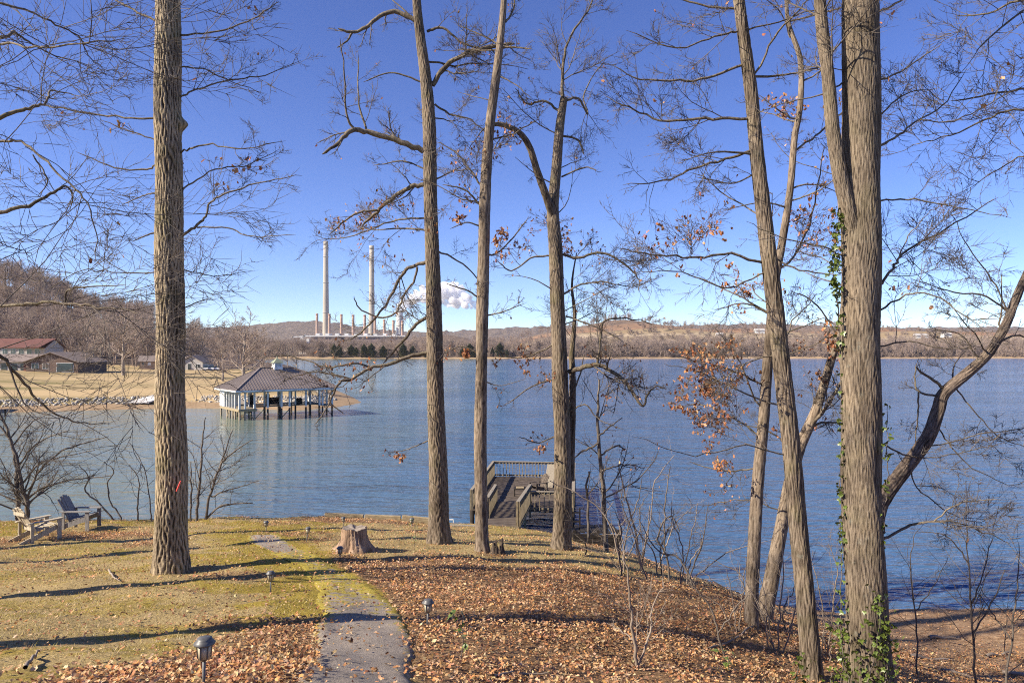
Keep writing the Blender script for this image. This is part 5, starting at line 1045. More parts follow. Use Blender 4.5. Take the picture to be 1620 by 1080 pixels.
for z in (.05, .36): MB().beam((.02, 0, z), (.26, 0, z), .045, .05).build('rung', M['wood_dark'], root)

# ------------------------------------------------------------------ boathouse
C0 = Vector((-32.6, 82, 0)); U = Vector((.788, .616, 0)).normalized(); W = Vector((-.616, .788, 0)).normalized(); LU, LW = 13.0, 9.0
FZ, EZ, RZ = 1.35, 3.62, 6.15
def bp(u, w_, z): return C0 + U * u + W * w_ + Vector((0, 0, z))
bh = thing('boathouse', 'open boathouse with brown hip roof and cupola on pilings', 'boathouse', tuple(C0))
rl = 4.4; r0 = bp((LU - rl) / 2, LW / 2, RZ); r1 = bp((LU + rl) / 2, LW / 2, RZ)
e = [bp(0, 0, EZ), bp(LU, 0, EZ), bp(LU, LW, EZ), bp(0, LW, EZ)]
rf = MB(); rf.poly([e[0], e[1], r1, r0]); rf.poly([e[1], e[2], r1]); rf.poly([e[2], e[3], r0, r1]); rf.poly([e[3], e[0], r0])
dn = Vector((0, 0, -.06)); rf.poly([p + dn for p in e][::-1]); [rf.poly([e[(i + 1) % 4], e[i], e[i] + dn, e[(i + 1) % 4] + dn]) for i in range(4)]
roof = rf.build('roof', M['roof_brown'], bh, C0)
ribs = MB()
def rib_face(a, b, tops):
    L = (b - a).length; n = int(L / .36)
    for i in range(1, n):
        t = i / n; p = a.lerp(b, t)
        if len(tops) == 2:
            q0 = (r0 - a).dot((b - a).normalized()) / L; 
            fr = t / q0 if t < q0 else ((1 - t) / q0 if t > 1 - q0 else 1.0)
            mid0 = a.lerp(b, min(max(t, q0), 1 - q0)); base_h = (tops[0] - a.lerp(b, q0)); q = p + base_h * min(1, fr)
        else:
            fr = 1 - abs(2 * t - 1); q = p + (tops[0] - a.lerp(b, .5)) * fr
        nrm = Vector((0, 0, .018)); ribs.beam(p + nrm, q + nrm, .045, .035)
rib_face(e[0], e[1], (r0, r1)); rib_face(e[1], e[2], (r1,)); rib_face(e[3], e[0], (r0,)); rib_face(e[3], e[2], (r0, r1))
tag(ribs.build('roof_ribs', M['roof_brown'], roof, C0), kind='stuff')
for a, b in ((e[0], r0), (e[1], r1), (e[2], r1), (e[3], r0), (r0, r1)): MB().beam(a + Vector((0, 0, .04)), b + Vector((0, 0, .04)), .22, .05).build('ridge_cap', M['roof_brown'], roof, C0)
for i in range(4):
    a, b = e[i], e[(i + 1) % 4]; MB().beam(a + Vector((0, 0, -.13)), b + Vector((0, 0, -.13)), .05, .17).build('fascia', M['white'], roof, C0)
cp_ = bp(LU / 2, LW / 2, RZ)
cu = MB(); cu.box(-.55, .55, -.55, .55, -.25, .12)
def rotc(mb):
    mm = Matrix.Rotation(math.atan2(U.y, U.x), 4, 'Z'); mb.v = [tuple(cp_ + mm @ Vector(v)) for v in mb.v]; return mb
cupola = rotc(cu).build('cupola', M['white'], roof, C0)
for sx in (-1, 1):
    for sy in (-1, 1): rotc(MB().box(sx * .42 - .08, sx * .42 + .08, sy * .42 - .08, sy * .42 + .08, .12, .62)).build('cupola_post', M['white'], roof, C0)
rotc(MB().box(-.36, .36, -.36, .36, .12, .6)).build('cupola_louvre', M['bh_post'], roof, C0)
rotc(MB().hexa([(-.66, -.66, .62), (.66, -.66, .62), (.66, .66, .62), (-.66, .66, .62), (-.05, -.05, 1.25), (.05, -.05, 1.25), (.05, .05, 1.25), (-.05, .05, 1.25)])).build('cupola_roof', M['copper'], roof, C0)
rotc(MB().lathe([(.06, 1.2), (.05, 1.3), (.09, 1.38), (.02, 1.5)], 8)).build('finial', M['copper'], roof, C0)
ins = .55
def deckrect(u0, u1, w0, w1, name='floor', z=FZ):
    n = int((u1 - u0) / .3)
    MB().hexa([bp(u0, w0, z - .12), bp(u1, w0, z - .12), bp(u1, w1, z - .12), bp(u0, w1, z - .12), bp(u0, w0, z), bp(u1, w0, z), bp(u1, w1, z), bp(u0, w1, z)]).build(name, M['wood_grey'], bh, C0)
deckrect(ins, 2.6, ins, LW - ins); deckrect(2.61, LU - ins, LW - ins - 1.6, LW - ins); deckrect(2.61, LU - ins - 1.2, 3.6, 4.8); deckrect(LU - ins - 1.19, LU - ins, ins, LW - ins - 1.61)
for (u0, w0, u1, w1) in [(ins, ins, 2.6, ins), (ins, ins, ins, LW - ins), (2.6, ins, 2.6, LW - ins)]: MB().beam(bp(u0, w0, FZ - .22), bp(u1, w1, FZ - .22), .1, .2).build('floor_beam', M['timber'], bh, C0)
def bpost(u, w_, wd=.2, white=True, down=True):
    MB().beam(bp(u, w_, FZ - (0 if down else .1)), bp(u, w_, EZ - .2), wd, wd, (U.x, U.y, 0)).build('post', M['bh_post'], bh, C0)
    if down: MB().lathe([(.13, -3), (.12, FZ - .12)], 10, bp(u, w_, 0)).build('piling', M['wood_grey'] if u < 3 else M['wood_deck'], bh, C0, smooth=True)
for u in (ins + .1, 1.3, 2.4, 4.0, 5.7, 6.7, 8.8, 10.6, 11.0, 12.3): bpost(u, ins + .1)
for u in (ins + .1, 2.6, 4.4, 6.2, 8.0, 9.8, 12.3): bpost(u, LW - ins - .1)
for u in (2.7, 4.6, 6.6, 8.6, 10.6): bpost(u, 3.7, .17)
for w_ in (2.4, 3.4, 4.6, 5.6): bpost(ins + .1, w_, .18)
for w_ in (2.5, 5.0): bpost(LU - ins - .1, w_)
MB().hexa([bp(.48, 6.3, FZ), bp(2.3, 6.3, FZ), bp(2.3, LW - .65, FZ), bp(.48, LW - .65, FZ), bp(.48, 6.3, EZ - .12), bp(2.3, 6.3, EZ - .12), bp(2.3, LW - .65, EZ - .12), bp(.48, LW - .65, EZ - .12)]).build('storage_room', M['white'], bh, C0)
for u, w_, s in [(.65, .65, 1), (.65, 2.4, 1), (.65, 5.6, -1), (2.4, .65, 1), (5.7, .65, 1), (2.4, .65, -1), (12.3, .65, -1)]:
    MB().beam(bp(u, w_ + .05, .0), bp(u + (1.1 * s if w_ < 1 else 0), w_ + (0 if w_ < 1 else .9 * s), FZ - .15), .09, .09).build('brace', M['timber'], bh, C0)
for w_ in (ins + .1, LW - ins - .1): MB().beam(bp(ins, w_, EZ - .24), bp(LU - ins, w_, EZ - .24), .14, .2).build('header_beam', M['bh_post'], bh, C0)
for k, (u, w_, sx, sy, sz) in enumerate([(4.2, 7.6, .7, .6, 1.2), (7.2, 7.7, 1.3, .6, .8), (9.2, 4.2, .8, .6, .8), (5.2, 4.2, .4, .4, 1.5)]):
    o = MB().box(-sx / 2, sx / 2, -sy / 2, sy / 2, 0, sz).build('storage_box', M['wood_dark'], None, bevel=.06); o.location = bp(u, w_, FZ); o.rotation_euler = (0, 0, math.atan2(U.y, U.x))
    tag(o, ['tall dark locker at the back left of the boathouse', 'long dark chest at the back of the boathouse', 'dark chest on the middle walkway of the boathouse', 'narrow dark wrapped item standing mid boathouse'][k], 'box', 'dark storage items in the boathouse')
g0 = bp(3.2, LW - ins, FZ); g1 = Vector((-42, 106, penz1(-42, 106) + .15))
root = thing('gangway', 'narrow plank gangway from the boathouse to the lawn', 'walkway', tuple(g0))
for i in range(30):
    t = (i + .5) / 30; p = g0.lerp(g1, t) - g0; sd = (g1 - g0).cross(Vector((0, 0, 1))).normalized() * .6; MB().beam(p - sd, p + sd, (g1 - g0).length / 30 * .95, .05).build('plank', M['wood_grey'], root)

# left small dock and pontoon boat
dc = Vector((-64, 88.5, 0)); root = thing('small_dock', 'low reddish dock on posts at the left edge of the cove', 'dock', tuple(dc))
for i in range(26): MB().box(-9 + i * .3, -9 + i * .3 + .28, -1.2, 1.2, .78, .84).build('plank', M['stump'], root)
for x in (-8.5, -6.5, -4.5, -2.6, -1.3):
    for y in (-1.1, 1.1): MB().lathe([(.1, -2.5), (.1, .78)], 8, (x, y, 0)).build('piling', M['wood_dark'], root)
bc = Vector((-72.6, 93.5, .2)); root = thing('pontoon_boat', 'white boat moored behind the small dock at the left edge', 'boat', tuple(bc))
MB().hexa([(-2.6, -1.1, .3), (2.4, -1.1, .3), (2.4, 1.1, .3), (-2.6, 1.1, .3), (-2.6, -1.25, 1.1), (2.7, -1.2, 1.2), (2.7, 1.2, 1.2), (-2.6, 1.25, 1.1)]).build('hull', M['white'], root, bevel=.1)
for y in (-.8, .8): MB().beam((-2.6, y, .15), (2.6, y, .15), .5, .45).build('pontoon', M['siding_grey'], root, bevel=.12)
MB().box(-1.2, 1.4, -1.1, 1.1, 2.3, 2.42).build('canopy', M['white'], root, bevel=.04)
for x in (-1.1, 1.3):
    for y in (-1, 1): MB().beam((x, y, 1.1), (x, y, 2.3), .06, .06).build('canopy_pole', M['siding_grey'], root)

# riprap stones: each a rough block, along the shore line of the lawn
ico = bmesh.new(); bmesh.ops.create_icosphere(ico, subdivisions=1, radius=1); iv = np.array([v.co[:] for v in ico.verts]); it = np.array([[v.index for v in f.verts] for f in ico.faces]); ico.free()
rr_ = np.random.default_rng(9); pos = []
pts = PEN_SHORE[:10]; seg = np.linalg.norm(np.diff(pts, axis=0), axis=1); cum = np.concatenate([[0], np.cumsum(seg)])
for i in range(3600):
    s = rr_.uniform(20, cum[-1]); p = np.array([np.interp(s, cum, pts[:, 0]), np.interp(s, cum, pts[:, 1])]); p2 = np.array([np.interp(s + .5, cum, pts[:, 0]), np.interp(s + .5, cum, pts[:, 1])])
    t = (p2 - p) / (np.linalg.norm(p2 - p) + 1e-9); nrm = np.array([-t[1], t[0]]); q = p + nrm * rr_.uniform(4.2, 6.6); pos.append(q)
pos = np.array(pos); zz, ss = pen_z(pos[:, 0], pos[:, 1]); pos = pos[(ss > 3.5) & (ss < 8)]; zz = zz[(ss > 3.5) & (ss < 8)]; Nr = len(pos)
rv = iv[None] * (1 + rr_.normal(0, .16, (Nr, len(iv), 1))) * rr_.uniform(.10, .23, (Nr, 1, 1)) * rr_.uniform(.7, 1.25, (Nr, 1, 3)) + np.concatenate([pos, zz[:, None] + .04], 1)[:, None, :]
rme = mesh_np('riprap', rv.reshape(-1, 3), [(it[None] + (np.arange(Nr) * len(iv))[:, None, None]).reshape(-1, 3)], False, M['rock'])
tag(obj('riprap', rme), 'band of pale broken stones between lawn and sandy shore', 'stones', None, 'stuff')
p0 = pen_px(246, 628.5); p1 = pen_px(208, 641); sd = Vector((1, .1, 0)) * 1.5
o = MB().prism([Vector(p0) - sd * .3 + Vector((0, 0, .25)), Vector(p0) + sd * 1.2 + Vector((0, 0, .25)), Vector(p1) + sd * 1.6 + Vector((0, 0, .2)), Vector(p1) - sd * .4 + Vector((0, 0, .2))], (0, 0, .15)).build('boat_ramp', M['concrete'], None, p0)
o.location = tuple(p0); tag(o, 'white concrete ramp crossing the stones left of the boathouse', 'ramp')

# ------------------------------------------------------------------ houses on the peninsula
def house(name, label, px, py, d, wid, dep, wall_h, roof_h, wallm, roofm, rz=0, ridge='x', openings=(), over=.5, cat='house', z=None):
    x = (px - 810) / F * d; z = penz1(x, d) if z is None else z
    root = thing(name, label, cat, (x, d, z), None, rz); wm = M[wallm]; hw = wid / 2
    b = MB()
    if ridge == 'x':
        b.prism([(-hw, 0, -1.5), (-hw, dep, -1.5), (-hw, dep, wall_h), (-hw, dep / 2, wall_h + roof_h), (-hw, 0, wall_h)], (wid, 0, 0)); b.build('wall', wm, root)
        k = roof_h / (dep / 2)
        for s in (0, 1):
            y0 = -over if s == 0 else dep + over; z0 = wall_h - k * over + .06
            MB().prism([(-hw - over, y0, z0), (-hw - over, dep / 2, wall_h + roof_h + .06), (-hw - over, dep / 2, wall_h + roof_h + .22), (-hw - over, y0, z0 + .16)], (wid + 2 * over, 0, 0)).build('roof', M[roofm], root)
    else:
        b.prism([(-hw, 0, -1.5), (hw, 0, -1.5), (hw, 0, wall_h), (0, 0, wall_h + roof_h), (-hw, 0, wall_h)], (0, dep, 0)); b.build('wall', wm, root)
        k = roof_h / hw
        for s in (-1, 1):
            x0 = s * (hw + over); z0 = wall_h - k * over + .06
            MB().prism([(x0, -over, z0), (0, -over, wall_h + roof_h + .06), (0, -over, wall_h + roof_h + .22), (x0, -over, z0 + .16)], (0, dep + 2 * over, 0)).build('roof', M[roofm], root)
    for (kind, x0, x1, z0, z1, m_) in openings:
        f = MB().box(x0 - .08, x1 + .08, -.06, .02, z0 - .08, z1 + .08).build(kind, M['white'], root)
        MB().box(x0, x1, -.09, -.03, z0, z1).build('pane' if kind == 'window' else 'panel', M[m_], f)
        if kind == 'window' and x1 - x0 > .8: MB().box((x0 + x1) / 2 - .03, (x0 + x1) / 2 + .03, -.11, -.09, z0, z1).build('mullion', M['white'], f)
    return root
hr = house('long_house', 'long two-storey white house with red roof at far left', -6, 560, 215, 30, 9, 5.2, 2.6, 'siding_grey', 'roof_red', 0, 'x',
      [('window', x, x + 1.5, 3.0, 4.7, 'glass_dark') for x in (-13, -10.5, -8, -5.5, -3, -.5, 2, 4.5, 7, 9.5, 12)], z=4.2)
MB().prism([(7, -3.2, 5.0), (15.3, -3.2, 5.0), (15.3, 4, 7.6), (7, 4, 7.6)], (0, 0, .18)).build('roof', M['roof_red'], hr)
hb = house('carport_house', 'low brown gabled house with open carport at far left', 82, 583, 168, 12.5, 12, 2.5, 2.2, 'siding_brown', 'roof_grey', 0, 'y',
      [('carport_shade_panel', 1.2, 5.2, .1, 2.2, 'glass_dark'), ('window', -4.8, -3.2, .9, 2.1, 'glass_dark'), ('window', -2.2, -.8, .9, 2.1, 'glass_dark')], over=.7)  # first entry: dark panel paints the shade inside the open carport
MB().prism([(-20, 1, 2.4), (-6, 1, 2.4), (-6, 7, 4.2), (-20, 7, 4.2)], (0, 0, .18)).build('roof', M['roof_grey'], hb)
MB().box(-19.5, -6.3, 1.8, 7.5, -1.5, 2.45).build('wall', M['siding_grey'], hb)
for x in (-18.5, -16, -13.5, -11, -8.8): MB().box(x, x + 1.3, 1.7, 1.81, .5, 2.0).build('window', M['glass_dark'], hb)
MB().box(-8, -6.6, 1.66, 1.81, 0, 2.1).build('door', M['roof_red'], hb)
house('shed', 'tan brick shed with low gable roof left of the oak trunk', 236, 574, 212, 5.2, 4.2, 2.5, 1.4, 'brick_tan', 'roof_grey', R(18), 'x', [('window', -.3, .4, 1.2, 2.0, 'white'), ('window', -1.9, -1.5, 1.3, 2.0, 'glass_dark')], cat='shed')
hs_ = house('small_house', 'small gabled grey house behind the oak trunk', 303, 573, 218, 7.0, 8, 2.4, 2.0, 'siding_grey', 'roof_grey', 0, 'y', [('window', 1.3, 2.6, .7, 1.8, 'glass_dark'), ('door', -1.2, -.2, 0, 2.0, 'glass_dark')])
MB().prism([(-9, 2, 2.3), (-3.6, 2, 2.3), (-3.6, 7, 4.1), (-9, 7, 4.1)], (0, 0, .18)).build('roof', M['roof_grey'], hs_); MB().box(-8.6, -3.5, 2.6, 7.4, -1.5, 2.35).build('wall', M['brick_tan'], hs_)
MB().box(-2.9, -2.6, -1.3, -1.0, 0, 2.6).build('porch_post', M['timber'], hs_)
for i, px in enumerate((326, 335, 344)):
    d = 216 + i; x = (px - 810) / F * d; root = thing('parked_car', ['white car parked nearest the small grey house', 'white car parked second from the small grey house', 'white car parked farthest from the small grey house'][i], 'car', (x, d, penz1(x, d)), 'cars by the small house', .2)
    MB().hexa([(-.85, -1, .3), (.85, -1, .3), (.85, 1, .3), (-.85, 1, .3), (-.85, -1, .9), (.85, -1, .9), (.85, 1, .9), (-.85, 1, .9)]).build('body', M['white'], root, bevel=.1)
    MB().hexa([(-.75, -.7, .9), (.75, -.7, .9), (.75, .9, .9), (-.75, .9, .9), (-.6, -.35, 1.45), (.6, -.35, 1.45), (.6, .7, 1.45), (-.6, .7, 1.45)]).build('cabin', M['glass_dark'], root, bevel=.05)
    for sx in (-1, 1):
        for sy in (-.6, .6): MB().box(sx * .8 - .1, sx * .8 + .1, sy - .3, sy + .3, 0, .6).build('wheel', M['wood_dark'], root, bevel=.14)
# driveway across the lawn
dv = [(120, 584), (170, 583), (230, 582), (270, 580.5), (305, 578.5)]; dvp = np.array([pen_px(*a) for a in dv]); dc_ = catmull(dvp, 50)
Vd = np.vstack([np.stack([dc_[:, 0], dc_[:, 1] - 2.6, 0 * dc_[:, 0]], -1), np.stack([dc_[:, 0], dc_[:, 1] + 2.6, 0 * dc_[:, 0]], -1)]); Vd[:, 2] = pen_z(Vd[:, 0], Vd[:, 1])[0] + .08
k = np.arange(49); tag(obj('driveway', mesh_np('driveway', Vd, [np.stack([k, k + 1, k + 51, k + 50], -1)], True, M['asphalt_far'])), 'grey driveway crossing the far lawn', None, None, 'structure')

# ------------------------------------------------------------------ background trees
def bare_proto(seed, h, spread, r0, n1, r3, levels, dens, low=.2, upright=.35):
    rng = np.random.default_rng(seed); K = 9
    tr = walk(np.zeros((1, 3)), np.array([[0, 0, 1.0]]), np.array([h * .8]), K, .05, .12, rng); rad = np.linspace(r0, r0 * .18, K + 1)[None]
    tr[0, 0, 2] = -.4
    limbs = [(tr[0], rad[0])]
    for k in range(n1):
        t = low + (.95 - low) * (k + rng.random()) / n1; f = t * K; i = min(int(f), K - 1); c = tr[0, i] + (tr[0, i + 1] - tr[0, i]) * (f - i); az = k * 2.4 + rng.uniform(-.5, .5); el = rng.uniform(.15, .6) + upright * t
        ln = spread * (1.15 - .6 * abs(t - .4)) * rng.uniform(.75, 1.15)
        p = walk(c[None], np.array([[math.cos(az) * math.cos(el), math.sin(az) * math.cos(el), math.sin(el)]]), np.array([ln]), 7, .12, .09, rng)[0]
        limbs.append((p, np.linspace(r0 * .42 * (1.1 - .6 * t), r3 * 1.5, 8)))
    V1, Q1 = tubes(tr, rad, 8); parts = [tubes(catmull(p, 9)[None], np.interp(np.linspace(0, len(r) - 1, 9), np.arange(len(r)), r)[None], 5) for p, r in limbs[1:]]
    trunk = join([(V1, Q1)] + parts)
    P0 = np.stack([catmull(p, 9) for p, r in limbs]); R0 = np.stack([np.interp(np.linspace(0, len(r) - 1, 9), np.arange(len(r)), r) for p, r in limbs]); L0 = np.linalg.norm(np.diff(P0, axis=1), axis=2).sum(1)
    ch = sprout(P0, R0, L0, L0 * 1.5 * dens, .2, (25, 60), (.25, .5), .5, rng, r3 * 1.3, .1, h * .28); out = []
    for lv in range(levels):
        p, d, L, r = ch; pts = walk(p, d, L, 3, .14, .07, rng); rd_ = np.maximum(r[:, None] * np.linspace(1, .5, 4)[None], r3 * .6); out.append(tubes(pts, rd_, 3))
        if lv < levels - 1: ch = sprout(pts, rd_, L, 4.2 * dens, .15, (22, 55), (.35, .7), .6, rng, r3, .1, h * .2)
    return trunk, join(out)
protos = []
for s in range(4):
    tk, cr = bare_proto(200 + s, 15, 5.5, .3, 12, .020, 3, .98, .18 + .05 * (s % 2)); protos.append((mesh_np('trunk', tk[0], [tk[1]], True, M['far_bark']), mesh_np('crown', cr[0], [cr[1]], True, M['far_twig'])))
first = {}
def bg_tree(label, px, py, d, h, k, sx=1.0, group='bare trees on the lawn across the cove', z=None):
    x = (px - 810) / F * d; z = penz1(x, d) if z is None else z
    root = thing('bare_tree', label, 'tree', (x, d, z), group, random.uniform(0, 6.28)); s = h / 14.5; root.scale = (s * sx, s * sx, s)
    obj('trunk', protos[k][0], root); tag(obj('crown', protos[k][1], root), kind='stuff'); return root
for (lab, px, d, h, k, sx) in [('broad bare tree directly behind the boathouse roof', 386, 118, 12.2, 0, 1.45), ('bare tree close behind the broad tree, to its left', 352, 150, 11, 1, 1.1), ('small bare tree at the right behind the boathouse', 420, 140, 9, 2, 1.1),
        ('large round-crowned bare tree alone on the lawn left of the oak trunk', 195, 158, 17, 3, 1.1), ('pale-limbed bare tree right of the carport house', 137, 172, 15, 0, .8), ('forked bare tree beside the pale-limbed tree', 149, 178, 16, 1, .85), ('bare tree nearest the carport gable', 158, 182, 15, 2, .9),
        ('tall bare tree just left of the oak trunk', 232, 238, 20, 1, .9), ('tall bare tree just right of the oak trunk', 303, 240, 18, 2, .8), ('slim tall bare tree behind the small grey house', 318, 244, 17, 3, .75), ('bare tree behind the small grey house, farther right', 345, 230, 13, 0, 1.1),
        ('bare tree rising over the red roof', 100, 235, 20, 2, 1), ('low spreading bare tree by the cove right of the boathouse', 470, 265, 9, 1, 1.2), ('low bare tree at the far bend of the cove shore', 455, 330, 12, 3, 1.2), ('bare shrubby tree in front of the carport house', 78, 158, 4.2, 0, 1.7)]:
    bg_tree(lab, px, 0, d, h, k, sx)

def gn_scatter(name, label, pos, scl, kinds, meshes, cat):
    """one mesh object of points carrying instances of small tree meshes"""
    me = bpy.data.meshes.new(name); me.vertices.add(len(pos)); me.vertices.foreach_set("co", np.ascontiguousarray(pos, dtype=np.float32).ravel())
    attr(me, "scl", scl); attr(me, "yaw", np.random.default_rng(1).uniform(0, 6.28, len(pos))); attr(me, "kindf", np.asarray(kinds, float))
    o = obj(name, me); ng = bpy.data.node_groups.new(name, 'GeometryNodeTree')
    ng.interface.new_socket("Geometry", in_out='INPUT', socket_type='NodeSocketGeometry'); ng.interface.new_socket("Geometry", in_out='OUTPUT', socket_type='NodeSocketGeometry')
    N_ = ng.nodes; Lk = ng.links; gi = N_.new('NodeGroupInput'); go = N_.new('NodeGroupOutput'); jn = N_.new('GeometryNodeJoinGeometry')
    def named(n):
        a = N_.new('GeometryNodeInputNamedAttribute'); a.data_type = 'FLOAT'; a.inputs[0].default_value = n; return a.outputs[0]
    cx = N_.new('ShaderNodeCombineXYZ'); Lk.new(named("yaw"), cx.inputs[2])
    for k, src in enumerate(meshes):
        cmp = N_.new('FunctionNodeCompare'); cmp.data_type = 'FLOAT'; cmp.operation = 'EQUAL'; Lk.new(named("kindf"), cmp.inputs[0]); cmp.inputs[1].default_value = float(k); cmp.inputs[12].default_value = .1
        oi = N_.new('GeometryNodeObjectInfo'); oi.inputs[0].default_value = src; oi.inputs[1].default_value = True
        ip = N_.new('GeometryNodeInstanceOnPoints'); Lk.new(gi.outputs[0], ip.inputs['Points']); Lk.new(cmp.outputs[0], ip.inputs['Selection']); Lk.new(oi.outputs['Geometry'], ip.inputs['Instance'])
        Lk.new(cx.outputs[0], ip.inputs['Rotation']); Lk.new(named("scl"), ip.inputs['Scale']); Lk.new(ip.outputs[0], jn.inputs[0])
    Lk.new(jn.outputs[0], go.inputs[0]); md = o.modifiers.new("scatter", 'NODES'); md.node_group = ng
    return tag(o, label, cat, None, 'stuff')
wp = []
for s in range(4):
    tk, cr = bare_proto(300 + s, 15, 4.8, .24, 9, .028, 2, 1.6, .3, .6); V, Q = join([tk, cr]); wp.append(bpy.data.objects.new('wood_tree', mesh_np('wood_tree', V, [Q], True, M['far_twig'])))
r5 = np.random.default_rng(4); pos = []
while len(pos) < 360:
    d = r5.uniform(228, 520); x = r5.uniform(-330, -62) * d / 300
    if x > -60 - .12 * (d - 230) or x < -.86 * d: continue
    z, s = pen_z(np.array([x]), np.array([d]))
    if s[0] > 12 and r5.random() < (1 if x / d < -.52 else .16): pos.append((x, d, z[0] - .3))
pos = np.array(pos); gn_scatter('hillside_woods', 'dense leafless woods on the hill at left', pos, r5.uniform(.75, 1.25, len(pos)), r5.integers(0, 4, len(pos)), wp, 'woods')
pos = []
sp_ = []
while len(pos) < 1700:
    x = r5.uniform(-420, 780); dd = r5.uniform(12, 125) if r5.random() < .66 else (r5.uniform(500, 680) if r5.random() < .6 else r5.uniform(125, 480)); y = 762 - 18 * math.sin(x * .006 + 1) - 8 * math.sin(x * .021) + dd
    z = float(far_z(np.array([x]), np.array([y]))[0]); pos.append((x, y, z - .3)); sp_.append(r5.uniform(.8, 1.55) * (1 if dd < 200 else .75))
pos = np.array(pos); gn_scatter('far_shore_woods', 'grey-brown leafless tree belt along the far shore', pos, np.array(sp_), r5.integers(0, 4, len(pos)), wp, 'woods')
# brush layer at the far waterline and on the terraces
bp_ = []
for s in range(2):
    tk, cr = bare_proto(400 + s, 5, 3.2, .10, 9, .05, 2, 2.2, .05, .5); V, Q = join([tk, cr]); bp_.append(bpy.data.objects.new('brush', mesh_np('brush', V, [Q], True, M['far_twig'])))
pos = []
for i in range(1700):
    x = r5.uniform(-420, 800); dd = r5.uniform(7, 40) if i % 3 else r5.choice([135, 240, 350, 480]) + r5.normal(0, 12); y = 762 - 18 * math.sin(x * .006 + 1) - 8 * math.sin(x * .021) + dd; pos.append((x, y, float(far_z(np.array([x]), np.array([y]))[0]) - .2))
pos = np.array(pos); gn_scatter('far_shore_brush', 'low brush along the far shore and terraces', pos, r5.uniform(.6, 1.4, len(pos)), r5.integers(0, 2, len(pos)), bp_, 'brush')
# cedars
def cedar_mesh(seed):
    r = np.random.default_rng(seed); N = 900; t = r.random(N) ** .7; z = .3 + t * 8.2; rad = np.sin(np.pi * np.clip(t * .82 + .18, 0, 1)) ** .8 * 2.3 * (0.7 + .4 * r.random(N)) * (1 + .25 * np.sin(3 * t * 6 + seed)) + .1; az = r.uniform(0, 6.28, N)
    c = np.stack([rad * np.cos(az), rad * np.sin(az), z], -1); dr = np.stack([np.cos(az), np.sin(az), r.uniform(-.1, .5, N)], -1); sd = np.stack([-np.sin(az), np.cos(az), r.normal(0, .3, N)], -1) * .28
    V = np.stack([c - dr * .5 - sd, c - dr * .5 + sd, c + dr * .35], 1).reshape(-1, 3); V2 = np.stack([c * [.55, .55, 1] - sd, c * [.55, .55, 1] + sd, c + [0, 0, .6]], 1).reshape(-1, 3)
    V = np.vstack([V, V2]); return mesh_np('crown', V, [np.arange(len(V)).reshape(-1, 3)], False, M['conifer'])
cms = [cedar_mesh(1), cedar_mesh(2)]; tkm = mesh_np('trunk', *(lambda v, q: (v, [q]))(*tubes(np.array([[[0, 0, -.3], [0, 0, 3], [0, 0, 7]]]), np.array([[.2, .15, .05]]), 6)), True, M['far_bark'])
for i, px in enumerate([526, 541, 552, 563, 574, 583, 592, 606, 640, 655, 668, 732, 742, 752, 764, 778, 792, 806]):
    x = (px - 810) * .70 + random.uniform(-3, 3); y = 762 - 18 * math.sin(x * .006 + 1) - 8 * math.sin(x * .021) + random.uniform(6, 16); z = float(far_z(np.array([x]), np.array([y]))[0]); s = random.uniform(.7, 1.8); sx_ = random.uniform(.85, 1.5)
    o = thing('cedar_tree', 'dark green cedar among the bare trees on the far shore', 'tree', (x, y, z), 'cedars on the far shore', random.uniform(0, 6)); o.scale = (s * sx_, s * sx_, s); obj('trunk', tkm, o); tag(obj('crown', cms[i % 2], o), kind='stuff')
# small far buildings
for (px, py, D, wd, ht, lab) in [(1203, 513, 1120, 14, 5, 'white barn-like building on the far terraces behind the curving trunk'), (1140, 524, 1010, 8, 4, 'tiny white shed on the far terraces left of the curving trunk'), (1460, 522, 1050, 18, 4, 'long pale building on the far terraces right of the thick trunk'), (1500, 518, 1080, 12, 5, 'small pale building on the far terraces at right')]:
    x = (px - 810) / F * D; z = float(far_z(np.array([x]), np.array([float(D)]))[0]); root = thing('far_building', lab, 'building', (x, D, z), 'pale buildings on the far terraces')
    MB().box(-wd / 2, wd / 2, 0, 10, -3, ht).build('wall', M['plant_white'], root)
    MB().prism([(-wd / 2 - 1, -1, ht), (-wd / 2 - 1, 11, ht), (-wd / 2 - 1, 5, ht + 3.5)], (wd + 2, 0, 0)).build('roof', M['siding_grey'], root)

# ------------------------------------------------------------------ power station
PD = 1900.0
def PX(px): return (px - 810) / F * PD
def PZ(py): return EYE + (HOR - py) / F * PD
def stack(name, label, px, top_py, r0, r1, mat, dy=0, tip=None, group=None):
    x = PX(px) * (PD + dy) / PD; zt = PZ(top_py); root = thing(name, label, 'smokestack', (x, PD + dy, 8), group); H = zt - 8
    MB().lathe([(r0 + (r1 - r0) * (t ** .8), H * t) for t in np.linspace(0, 1, 9)], 28).build('shaft', M[mat], root, smooth=True)
    MB().lathe([(r1 * 1.04, H * .965), (r1 * 1.08, H + 1.0)], 28).build('rim', M[tip or mat], root, smooth=True)
    if tip is None:
        for f in (.35, .62, .86): rr_2 = r0 + (r1 - r0) * f ** .8; MB().lathe([(rr_2 + .9, H * f), (rr_2 + .9, H * f + 1.6)], 28).build('platform', M['siding_grey'], root, smooth=True)
    return root
stack('smokestack', 'tall concrete smokestack at left of the power station', 515.5, 378.5, 9.8, 6.3, 'concrete_stack', 40)
stack('smokestack', 'second tall concrete smokestack right of the first', 588, 384, 9.8, 6.1, 'concrete_stack', 60)
stack('scrubber_stack', 'short wide pale stack giving off white steam', 632, 491, 10.4, 8.8, 'plant_white', 20)
nm = ['first', 'second', 'third', 'fourth', 'fifth', 'sixth', 'seventh', 'eighth', 'ninth']
